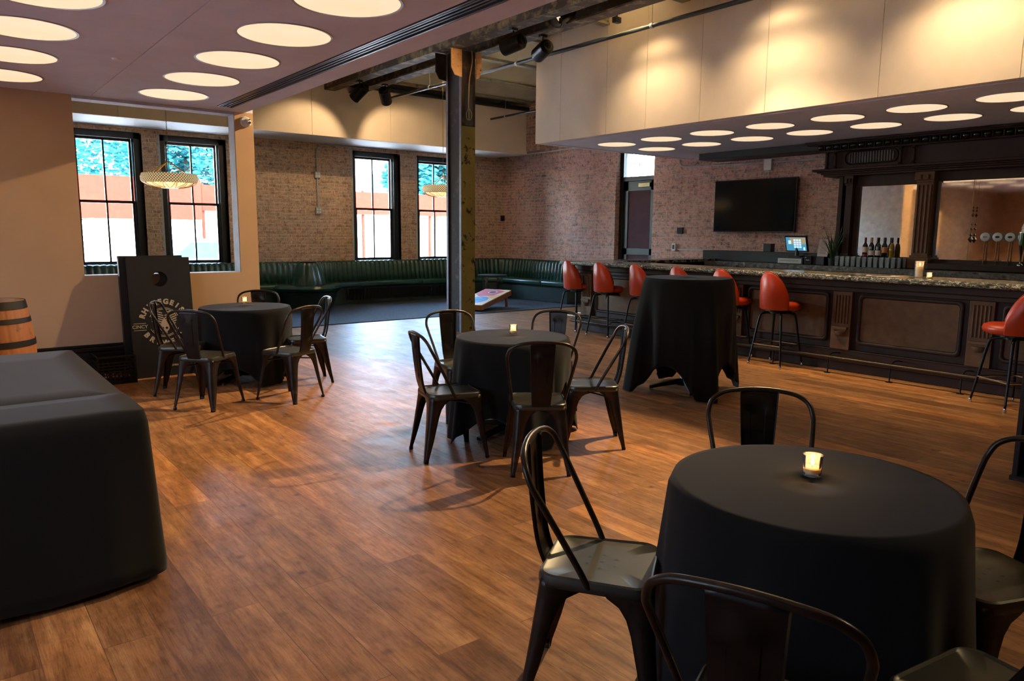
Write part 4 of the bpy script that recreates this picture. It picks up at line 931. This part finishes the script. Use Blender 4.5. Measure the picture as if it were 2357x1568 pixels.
# ------------------------------------------------------------------ chairs
def metal_chair(label, group):
    t = thing('metal_chair', label, 'chair', (0, 0, -9), 0, group)
    bm = bmesh.new(); pts = []
    for x, y in rrect(.352, .352, .055, 6): pts.append((x * (1 - .10 * max(0, -y) / .18), y + (.0 if y > -.1 else -.004)))
    n = len(pts); ring = lambda k, z: [bm.verts.new((x * k, y * k, z)) for x, y in pts]
    R = [ring(1.03, .415), ring(1.03, .436), ring(1.015, .449), ring(.985, .453), ring(.95, .447), ring(.5, .444)]
    for A, B in zip(R, R[1:]):
        for i in range(n): bm.faces.new((A[i], A[(i + 1) % n], B[(i + 1) % n], B[i]))
    bm.faces.new(R[-1]); obj('seat', bm, MT['gunseat_lit'], t, smooth=True, solid=.003)
    bm = bmesh.new()
    for k in range(7):
        r = 0 if k == 6 else .052; a = k * PI / 3
        lathe(bm, [(0, .4465), (.006, .4465)], 10, c=(r * math.cos(a), r * math.sin(a)))
    obj('drain_holes', bm, 'black', t)
    for sx in (-1, 1):
        for sy in (-1, 1):
            bm = bmesh.new()
            tx, ty = .176 * (1 - (.09 if sy < 0 else 0)), .176; fx, fy = (.215, .215) if sy > 0 else (.19, .235)
            zs = [.436, .41, .385, .35, .30, .22, .14, .08, .03, .0]
            wd = [.150, .135, .098, .078, .066, .056, .046, .036, .027, .026]
            rows = []
            for z, w in zip(zs, wd):
                k = 1 - z / .436; kk = k ** 1.05; cx, cy = tx + (fx - tx) * kk, ty + (fy - ty) * kk
                r = min(.028, w * .45); row = [(cx - w, cy), (cx - r, cy)]
                for q in (22, 45, 68): row.append((cx - r + r * math.sin(math.radians(q)), cy - r + r * math.cos(math.radians(q))))
                row += [(cx, cy - r), (cx, cy - w)]
                rows.append([bm.verts.new((sx * x, sy * y, z)) for x, y in row])
            for a, b in zip(rows, rows[1:]):
                for i in range(len(a) - 1): bm.faces.new((a[i], a[i + 1], b[i + 1], b[i]))
            lg = obj('leg', bm, 'gun', t, smooth='all', solid=.0035)
            bm = bmesh.new(); box(bm, sx * fx - (.024 if sx > 0 else 0), sx * fx + (.024 if sx < 0 else 0), sy * fy - (.024 if sy > 0 else 0), sy * fy + (.024 if sy < 0 else 0), .0, .022); obj('foot_cap', bm, 'black', lg, bevel=.004)
    bm = bmesh.new()
    for s in (-1, 1): tube(bm, [(-.16, s * .16, .36), (0, 0, .375), (.16, -s * .16, .36)], .006, 6)
    obj('cross_brace', bm, 'black', t, smooth='all')
    half = [(.168, -.015, .428), (.180, -.05, .50), (.198, -.115, .62), (.213, -.17, .72), (.215, -.195, .765), (.198, -.215, .81), (.15, -.232, .84), (.075, -.243, .853), (0, -.246, .857)]
    pth = half + [(-x, y, z) for x, y, z in half[-2::-1]]
    bm = bmesh.new(); tube(bm, pth, .0105, 10, 5); obj('back_hoop', bm, 'gun', t, smooth='all')
    bm = bmesh.new(); prf = [(-.176, .425), (-.192, .455), (-.212, .52), (-.226, .62), (-.238, .74), (-.244, .85)]
    P = crom([(0, y, z) for y, z in prf], 4)
    us = [-1, -.97, -.45, -.41, 0, .41, .45, .97, 1]
    def f(u, v):
        p = P[v]; h = (p.z - .425) / .425; w = .058 + .022 * h; emb = 0
        if abs(us[u]) < .44 and .30 < h < .86: emb = .004
        fl = .014 if abs(us[u]) == 1 else 0
        return (us[u] * w, p.y - emb + fl, p.z)
    grid(bm, 9, len(P), f); obj('backrest_splat', bm, 'splat', t, smooth=True, solid=.003)
    return t
chairs = [
 ('near', (2.60, 1.62), (-.72, -.69), 'gunmetal metal chair at the nearest table, far side, only its arched back showing'),
 ('near', (1.665, 1.62), (.59, -.81), 'gunmetal metal chair left of the nearest table, whole seat and holes visible'),
 ('near', (1.378, .825), (.94, .34), 'gunmetal metal chair in the bottom foreground, its back turned to the camera'),
 ('near', (2.58, .81), (-.9, .42), 'gunmetal metal chair right of the nearest table, cut by the right edge'),
 ('near', (1.873, .531), (.15, .99), 'gunmetal metal chair of which only a seat corner shows at bottom right'),
 ('mid', (3.035, 3.57), (.56, .83), 'dark metal chair in front of the middle table, its back to the camera'),
 ('mid', (2.73, 4.156), (.965, -.25), 'dark metal chair left of the middle table, seen from its side'),
 ('mid', (3.38, 4.98), (-.15, -.99), 'dark metal chair behind the middle table, by the yellow column'),
 ('mid', (4.00, 4.58), (-.83, -.46), 'dark metal chair behind the middle table on its right, facing the camera'),
 ('mid', (3.69, 3.755), (-.8, .6), 'dark metal chair right of the middle table, beside the tall cocktail table'),
 ('left', (1.82, 6.58), (.75, .66), 'black metal chair at the far left table, front left, its back to the camera'),
 ('left', (1.80, 7.28), (.89, -.45), 'black metal chair at the far left table, before the black board with the emblem'),
 ('left', (2.50, 6.44), (-.41, .91), 'black metal chair at the far left table, front right'),
 ('left', (2.92, 7.08), (-.97, .2), 'black metal chair at the far left table, rightmost with thin hoop edge on'),
 ('left', (2.76, 7.95), (-.35, -.94), 'black metal chair at the far left table, rear one by the partition'),
]
c0 = metal_chair('x', 'x'); first = True
for gname, c, f_, lab in chairs:
    grp = {'near': 'metal chairs at the nearest table', 'mid': 'metal chairs at the middle table', 'left': 'metal chairs at the far left table'}[gname]
    rz = math.atan2(f_[1], f_[0]) - PI / 2
    if first: c0.location = (*c, .0); c0.rotation_euler = (0, 0, rz); c0['label'] = lab; c0['group'] = grp; first = False
    else: dup(c0, (*c, .0), rz, lab, grp)

# ------------------------------------------------------------------ bar stools
def bar_stool():
    t = thing('bar_stool', 'x', 'bar stool', (0, 0, -9), 0, 'orange bar stools')
    bm = bmesh.new(); lathe(bm, [(0, .655), (.175, .655), (.198, .672), (.205, .70), (.195, .728), (.16, .745), (.08, .752), (0, .753)], 36, mtx=Matrix.Translation((0, .078, 0)) @ Matrix.Diagonal((1, 1.18, 1, 1))); obj('seat', bm, 'leather', t, smooth='all')
    bm = bmesh.new(); N = 40
    def f(u, v):
        a = math.radians(-68 + 136 * u / N); k = max(0, math.cos(a * 1.25)); top = .735 + .365 * k ** .6
        sec = [(.190, .655), (.205, .68), (.210, .5), (.206, .96), (.190, 1.0), (.168, .97), (.158, .4), (.15, .0)]
        r, h = sec[v]
        z = r and (.66 + (top - .66) * (h if v > 1 else (0 if v == 0 else .04)) if v != 7 else .70)
        lean = .035 * max(0, (z - .7) / .4)
        return ((r) * math.sin(a) * (1 + .0), -(r + lean) * math.cos(a), z)
    V = grid(bm, N + 1, 8, f); bm.faces.new(V[0]); bm.faces.new(V[-1][::-1]); obj('backrest', bm, 'leather', t, smooth='all')
    bm = bmesh.new(); N2 = 41
    pts = []
    for u in range(0, 41, 2):
        a = math.radians(-68 + 136 * u / 40); k = max(0, math.cos(a * 1.25)); z = .735 + .365 * k ** .6; lean = .035 * max(0, (z - .7) / .4)
        pts.append((.190 * math.sin(a), -(.190 + lean) * math.cos(a), z + .001))
    tube(bm, pts, .005, 6, 2); obj('piping', bm, 'leather', t, smooth='all')
    bm = bmesh.new(); lathe(bm, [(0, .615), (.10, .615), (.1, .63), (.15, .64), (.15, .655), (0, .655)], 24); obj('swivel_plate', bm, 'blackm', t)
    for sx in (-1, 1):
        for sy in (-1, 1):
            bm = bmesh.new(); tube(bm, [(sx * .05, sy * .05, .622), (sx * .12, sy * .12, .61), (sx * .145, sy * .145, .55), (sx * .18, sy * .18, .27), (sx * .212, sy * .212, .03)], lambda q: .017 - .007 * q, 10, 5); lg = obj('leg', bm, 'blackm', t, smooth='all')
            bm = bmesh.new(); lathe(bm, [(0, 0), (.014, 0), (.016, .008), (.011, .035), (0, .035)], 12, c=(sx * .213, sy * .213)); obj('foot_glide', bm, 'chrome', lg, smooth=True)
    bm = bmesh.new(); q = .184
    for a, b in (((-q, -q), (q, -q)), ((q, -q), (q, q)), ((q, q), (-q, q)), ((-q, q), (-q, -q))): cyl(bm, (*a, .25), (*b, .25), .009, n=10)
    obj('foot_rest', bm, 'chrome', t, smooth=True)
    return t
s0 = bar_stool()
stools = [(7.95, 8.45, .0, 'orange leather bar stool farthest down the bar, before the brick wall'),
          (7.89, 7.72, .05, 'orange leather bar stool second from the far end of the bar'),
          (7.86, 6.97, -.03, 'orange leather bar stool third from the far end, just left of the cocktail table'),
          (7.82, 6.22, .04, 'orange leather bar stool whose back top peeks over the left part of the cocktail table'),
          (7.78, 5.50, .0, 'orange leather bar stool with its seat showing right of the cocktail table'),
          (7.74, 4.80, -.04, 'orange leather bar stool standing fully visible right of the cocktail table'),
          (7.55, 2.32, 1.0, 'orange leather bar stool at the right edge of the photo, back turned')]
for i, (x, y, r, lab) in enumerate(stools):
    if i == 0: s0.location = (x, y, 0); s0.rotation_euler = (0, 0, -PI / 2 + r); s0['label'] = lab
    else: dup(s0, (x, y, 0), -PI / 2 + r, lab)

# ------------------------------------------------------------------ tables with cloths
def cloth_round(name, r, z, half, rot, seed, m='cloth', floor_gap=.012, flare=.10, amp=.035, nf=(7, 11)):
    rnd = random.Random(seed); bm = bmesh.new(); N = 220; K = 26
    ph = [rnd.uniform(0, 2 * PI) for _ in range(4)]
    def length(a):
        if half is None: return z - floor_gap
        b = (a - rot + PI / 4) % (PI / 2) - PI / 4
        return min(half / math.cos(b) - r, (z - floor_gap) * 1.03)
    def f(u, v):
        a = 2 * PI * u / N
        if v <= 5:
            q = (0.001, .3, .6, .85, .95, .99)[v]; rr = r * q; return (rr * math.cos(a), rr * math.sin(a), z + .005 + (.0012 * noise.noise(Vector((math.cos(a) * rr * 9, math.sin(a) * rr * 9, seed)))))
        d = (v - 5) / (K - 5); L = length(a) * d
        if L < .02: return ((r + .004) * math.cos(a), (r + .004) * math.sin(a), z + .003 - L)
        w = math.sin(nf[0] * a + ph[0]) + .6 * math.sin(nf[1] * a + ph[1]) + .35 * math.sin((nf[1] + 6) * a + ph[2])
        b = 1.0
        if half is not None: b = .7 + .9 * max(0, (length(a) - (half - r)) / .35)
        g = min(1, L / .5); rr = r + .008 + flare * (L / .7) * b * .6 + amp * w * g * b
        if half is not None: rr -= .07 * max(0, d - .25) * (1 if length(a) < (half - r) * 1.25 else .2)
        zz = z - L + .003 * math.sin(9 * a + ph[3]) * d
        return (rr * math.cos(a), rr * math.sin(a), max(floor_gap, zz))
    grid(bm, N, K + 1, f, True)
    return obj(name, bm, m, smooth='all', solid=.002)
def table(name, x, y, r, z, label, base='blackm', pole='chrome', rz=.4):
    t = thing(name, label, 'table', (x, y, 0), rz)
    bm = bmesh.new(); lathe(bm, [(0, z - .03), (r - .02, z - .03), (r - .01, z - .02), (r - .01, z), (0, z)], 48); obj('tabletop', bm, 'black', t)
    bm = bmesh.new(); cyl(bm, (0, 0, .07), (0, 0, z - .03), .036, n=20); obj('pole', bm, pole, t, smooth=True)
    bm = bmesh.new(); lathe(bm, [(0, .06), (.09, .06), (.10, .075), (.06, .10), (.04, .12), (0, .12)], 20); obj('hub', bm, base, t, smooth=True)
    for k in range(4):
        a = k * PI / 2; m = Matrix.Rotation(a, 4, 'Z'); bm = bmesh.new(); prism(bm, [(.03, .07), (.30, .025), (.34, .02), (.34, .045), (.3, .055), (.03, .115)], -.022, .022, m @ AX)
        lg = obj('base_arm', bm, base, t, bevel=.005); bm = bmesh.new(); cyl(bm, m @ Vector((.32, 0, 0)), m @ Vector((.32, 0, .022)), .02, n=12); obj('glide', bm, 'chrome', lg)
    return t
def cloth_at(o, x, y, label, rz=0, group=None):
    o.location = (x, y, 0); o.rotation_euler = (0, 0, rz); tag(o, label, 'tablecloth', group)
table('round_table', 2.10, 1.15, .42, TZ, 'nearest round table hidden under its black cloth')
cloth_at(cloth_round('tablecloth', .425, TZ, None, 0, 3, flare=.09, amp=.012, nf=(9, 14)), 2.10, 1.15, 'smooth black cloth draped to the floor over the nearest round table')
table('round_table', 3.36, 4.25, .41, TZ, 'middle round table with black pedestal feet under a black cloth', rz=.1)
cloth_at(cloth_round('tablecloth', .417, TZ, .95, .55, 5, flare=.12, amp=.016), 3.36, 4.25, 'black cloth with pointed hanging corners on the middle round table')
table('round_table', 2.47, 7.50, .43, TZ, 'far left round table with black pedestal feet under a black cloth')
cloth_at(cloth_round('tablecloth', .438, TZ, 1.0, .95, 8, flare=.07, amp=.016), 2.47, 7.50, 'black cloth on the far left round table, before the partition')
HX, HY, HZ = 5.72, 4.52, 1.10
table('cocktail_table', HX, HY, .41, HZ, 'tall cocktail table with chrome pole under a long black cloth', rz=.9)
def hi(o): pass
cloth_at(cloth_round('tablecloth', .415, HZ, 1.22, .25, 12, flare=.11, amp=.018), HX, HY, 'long black cloth with hanging points on the tall cocktail table')
# rectangular table at the left
t = thing('folding_table', 'long rectangular folding table under black cloths at the left edge', 'table', (0, 0, 0))
RX0, RX1, RY0, RY1 = -.10, .665, 3.40, 5.42
pbox('tabletop', (RX0, RX1, RY0, RY1, .715, .745), 'black', t)
for x in (RX0 + .08, RX1 - .08):
    for y in (RY0 + .25, RY1 - .25): bm = bmesh.new(); cyl(bm, (x, y, 0), (x, y, .715), .014, n=10); obj('leg', bm, 'blackm', t, smooth=True)
def cloth_rect(name, x0, x1, y0, y1, z, seed, m, open_far=False, gap=.03, lift=0):
    rnd = random.Random(seed); bm = bmesh.new(); cx, cy = (x0 + x1) / 2, (y0 + y1) / 2; w, h = x1 - x0, y1 - y0
    per = []; r = .035; n = 26
    base = rrect(w, h, r, 8); P = []
    for i in range(len(base)):
        a, b = Vector(base[i]), Vector(base[(i + 1) % len(base)]); k = max(1, int((b - a).length / .04))
        for q in range(k): P.append(a.lerp(b, q / k))
    N = len(P); ph = [rnd.uniform(0, 6) for _ in range(3)]; S_ = [0]
    for i in range(N): S_.append(S_[-1] + (P[(i + 1) % N] - P[i]).length)
    def f(u, v):
        p = P[u]; t_ = P[(u + 1) % N] - P[u - 1]; nn = Vector((t_.y, -t_.x)).normalized()
        if v <= 2: q = (0.0, .6, .985)[v]; return (cx + p.x * q, cy + p.y * q, z + .001)
        d = (v - 2) / 14; L = (z - gap) * d
        cr = max(0, 1 - ((abs(p.x) - w / 2) ** 2 + (abs(p.y) - h / 2) ** 2) ** .5 / .16)
        s = S_[u]; wv = math.sin(s * 7.3 + ph[0]) + .6 * math.sin(s * 13 + ph[1])
        off = .004 + (.11 if nn.y < -.5 else .05) * d * (1 - cr) + .010 * wv * d + .035 * cr * d
        zz = z - .004 - L + .05 * d * (1 - cr) * abs(math.sin(s * 2.1 + ph[2])) * .6 * (d > .9)
        return (cx + p.x + nn.x * off, cy + p.y + nn.y * off, zz)
    grid(bm, N, 17, f, True); return obj(name, bm, m, smooth='all', solid=.002)
o = cloth_rect('tablecloth', RX0 - .005, RX1 + .005, RY0 + .3, RY1 + .01, .7475, 4, 'cloth2'); tag(o, 'charcoal cloth over the far half of the long table', 'tablecloth')
o = cloth_rect('tablecloth', RX0 - .012, RX1 + .012, RY0 - .02, 3.83, .7515, 6, 'cloth'); tag(o, 'black cloth over the near end of the long table, overlapping the other', 'tablecloth')

# ------------------------------------------------------------------ cornhole boards against the partition
def big_board(x, yb, yt, z, label, deco):
    ang = math.atan2(yt - yb, 1.22)
    t = thing('cornhole_board', label, 'board', (x, yb, z)); m = Matrix.Rotation(-ang, 4, 'X')
    # deck with a round hole
    bm = bmesh.new(); w, h = .61, 1.235; hx, hz, hr = 0, h - .225, .077; n = 48
    outer = []
    for i in range(n):
        a = 2 * PI * i / n + 1e-4; dx, dz = math.cos(a), math.sin(a); k = min((w / 2) / abs(dx) if dx else 9, ((h - hz) if dz > 0 else hz) / abs(dz)); outer.append((hx + dx * k, hz + dz * k))
    for cx_, cz_ in ((-w / 2, 0), (w / 2, 0), (w / 2, h), (-w / 2, h)):
        j = min(range(n), key=lambda i: (outer[i][0] - cx_) ** 2 + (outer[i][1] - cz_) ** 2); outer[j] = (cx_, cz_)
    fr = {}
    for y in (0, .013):
        O = [bm.verts.new(m @ Vector((p[0], y, p[1]))) for p in outer]; I = [bm.verts.new(m @ Vector((hx + hr * math.cos(2 * PI * i / n), y, hz + hr * math.sin(2 * PI * i / n)))) for i in range(n)]; fr[y] = (O, I)
        for i in range(n): j = (i + 1) % n; bm.faces.new((O[i], O[j], I[j], I[i]))
    for k in (0, 1):
        A, B = fr[0][k], fr[.013][k]
        for i in range(n): j = (i + 1) % n; bm.faces.new((A[i], A[j], B[j], B[i]))
    obj('deck', bm, 'bboard', t)
    bm = bmesh.new()
    for d in ((-w / 2, -w / 2 + .02, 0, h), (w / 2 - .02, w / 2, 0, h), (-w / 2, w / 2, 0, .02), (-w / 2, w / 2, h - .02, h)): box(bm, d[0], d[1], .013, .07, d[2], d[3], m)
    obj('board_frame', bm, 'black', t)
    for s in (-1, 1): bm = bmesh.new(); box(bm, s * .26 - .012, s * .26 + .012, .03, .065, .85, 1.18, m); obj('leg', bm, 'black', t)
    if not deco: return t
    M2 = m @ Matrix.Translation((.012, -.0015, .56)) @ AX
    bm = bmesh.new()
    def arc(s, R, a0, a1, size, up=True):
        n = len(s)
        for i, ch in enumerate(s):
            if ch == ' ': continue
            a = math.radians(a0 + (a1 - a0) * i / (n - 1)); p = Matrix.Translation((R * math.cos(a), R * math.sin(a), 0)) @ Matrix.Rotation(a - PI / 2 if up else a + PI / 2, 4, 'Z')
            textbm(bm, ch, size, M2 @ p, .0008, bold=.004)
    arc('RHINEGEIST', .215, 160, 20, .072); arc('BREWERY', .215, -145, -35, .072, False)
    textbm(bm, 'CINCY', .048, M2 @ Matrix.Translation((-.235, -.035, 0)), .0008, bold=.0008); textbm(bm, 'MADE', .048, M2 @ Matrix.Translation((.235, -.035, 0)), .0008, bold=.0008)
    for s in (-1, 1):
        for y in (-.07, .0): box(bm, s * .235 - .058, s * .235 + .058, y - .003, y + .003, -.001, .0008, M2)
    textbm(bm, 'CORNHOLE', .026, M2 @ Matrix.Translation((.10, -.455, 0)), .0008, bold=.0015)
    obj('lettering', bm, 'print_', t)
    bm = bmesh.new()
    for R, a0, a1 in ((.150, 25, 155), (.137, 25, 155), (.150, 205, 335), (.137, 215, 325)):
        pts = [M2 @ Vector((R * math.cos(math.radians(a0 + (a1 - a0) * i / 20)), R * math.sin(math.radians(a0 + (a1 - a0) * i / 20)), 0)) for i in range(21)]
        tube(bm, pts, .003, 5, smooth=False)
    for s in (-1, 1):
        for k in range(7):
            y = .085 - .022 * k; ww = .055 * math.sqrt(max(0, 1 - ((y - .02) / .075) ** 2)); cx_ = s * .075
            if ww > .01: box(bm, cx_ - ww, cx_ + ww, y - .0055, y + .0055, -.001, .0008, M2 @ Matrix.Rotation(s * .35, 4, 'Z'))
    sk = [(0, .05), (-.02, .015), (-.042, -.03), (-.047, -.065), (-.035, -.088), (-.024, -.092), (-.024, -.118), (.024, -.118), (.024, -.092), (.035, -.088), (.047, -.065), (.042, -.03), (.02, .015)]
    prism(bm, sk, -.001, .0006, M2)
    obj('emblem', bm, 'print_', t)
    bm = bmesh.new()
    for s in (-1, 1): lathe(bm, [(0, .0009), (.013, .0009)], 16, c=(s * .02, -.06), mtx=M2)
    for k in range(4): box(bm, -.018 + .011 * k, -.015 + .011 * k, -.118, -.10, .0004, .001, M2)
    obj('emblem_eyes', bm, 'black', t)
    return t
big_board(1.86, 8.19, 8.31, .003, 'black cornhole board with cream round brewery emblem leaning on the partition', True)
big_board(1.80, 8.275, 8.345, .018, 'plain black cornhole board leaning behind the one with the emblem', False)

# milk crate
t = thing('milk_crate', 'black plastic milk crate on the floor by the partition baseboard', 'crate', (1.36, 8.18, 0))
bm = bmesh.new(); w, h = .165, .28
for s in (-1, 1):
    for z in (0, .03, .06, .09, .12, .15, .18, .21, .265):
        box(bm, -w, w, s * w - .004, s * w + .004, z, z + (.012 if z < .26 else .018)); box(bm, s * w - .004, s * w + .004, -w, w, z, z + (.012 if z < .26 else .018))
    for k in range(8):
        if k in (0, 7): x = -w + 2 * w * k / 7; box(bm, x - .012, x + .012, s * w - .006, s * w + .006, 0, .28); box(bm, s * w - .006, s * w + .006, x - .012, x + .012, 0, .28)
        else: x = -w + 2 * w * k / 7; box(bm, x - .004, x + .004, s * w - .005, s * w + .005, 0, .21); box(bm, s * w - .005, s * w + .005, x - .004, x + .004, 0, .21)
obj('crate_wall', bm, 'crate', t); pbox('crate_bottom', (-w, w, -w, w, .002, .012), 'crate', t)
bm = bmesh.new()
for k in range(8): cyl(bm, (-.13 + .037 * k, -.08 + .02 * (k % 3), .03), (-.11 + .037 * k, .1, .05 + .01 * (k % 2)), .018, n=10)
t2 = obj('bean_bag', bm, mat('dark_red_fabric', '3a0f10', .8)); t2.location = (1.36, 8.18, 0); tag(t2, 'dark red items lying inside the black milk crate', 'bags')

# barrel
t = thing('barrel', 'oak whiskey barrel with dark metal hoops at the left edge', 'barrel', (.34, 7.45, 0))
prof = [(.265, 0), (.29, .15), (.315, .35), (.32, .45), (.315, .58), (.29, .77), (.262, .92), (.245, .92), (.245, .88), (0, .88)]
bm = bmesh.new(); P = crom([(r, 0, z) for r, z in prof[:7]], 3); P = [(p.x, p.z) for p in P]
def f(u, v):
    r, z = P[v]; k = 1 - .012 * (1 if u % 6 == 0 else 0); a = 2 * PI * u / 156; return (r * k * math.cos(a), r * k * math.sin(a), z)
grid(bm, 156, len(P), f, True)
obj('staves', bm, 'barrel', t, smooth=True)
bm = bmesh.new(); lathe(bm, [(.262, .92), (.245, .925), (.24, .89), (0, .89)], 60); obj('barrel_head', bm, mat('barrel_head', 'a8713c', .6, 0, .2, 8), t)
def rad(z):
    for (r0, z0), (r1, z1) in zip(prof, prof[1:]):
        if z0 <= z <= z1 and z1 > z0: return r0 + (r1 - r0) * (z - z0) / (z1 - z0)
    return .26
for z0, z1 in ((.86, .925), (.745, .785), (.55, .60), (.30, .35), (.13, .17), (0.005, .06)):
    bm = bmesh.new(); a, b = rad(z0) + .004, rad(min(z1, .919)) + .004; lathe(bm, [(a, z0), (a + .003, z0), (b + .003, z1), (b, z1), (a, z0)], 60); obj('hoop', bm, 'hoop', t, smooth=True)
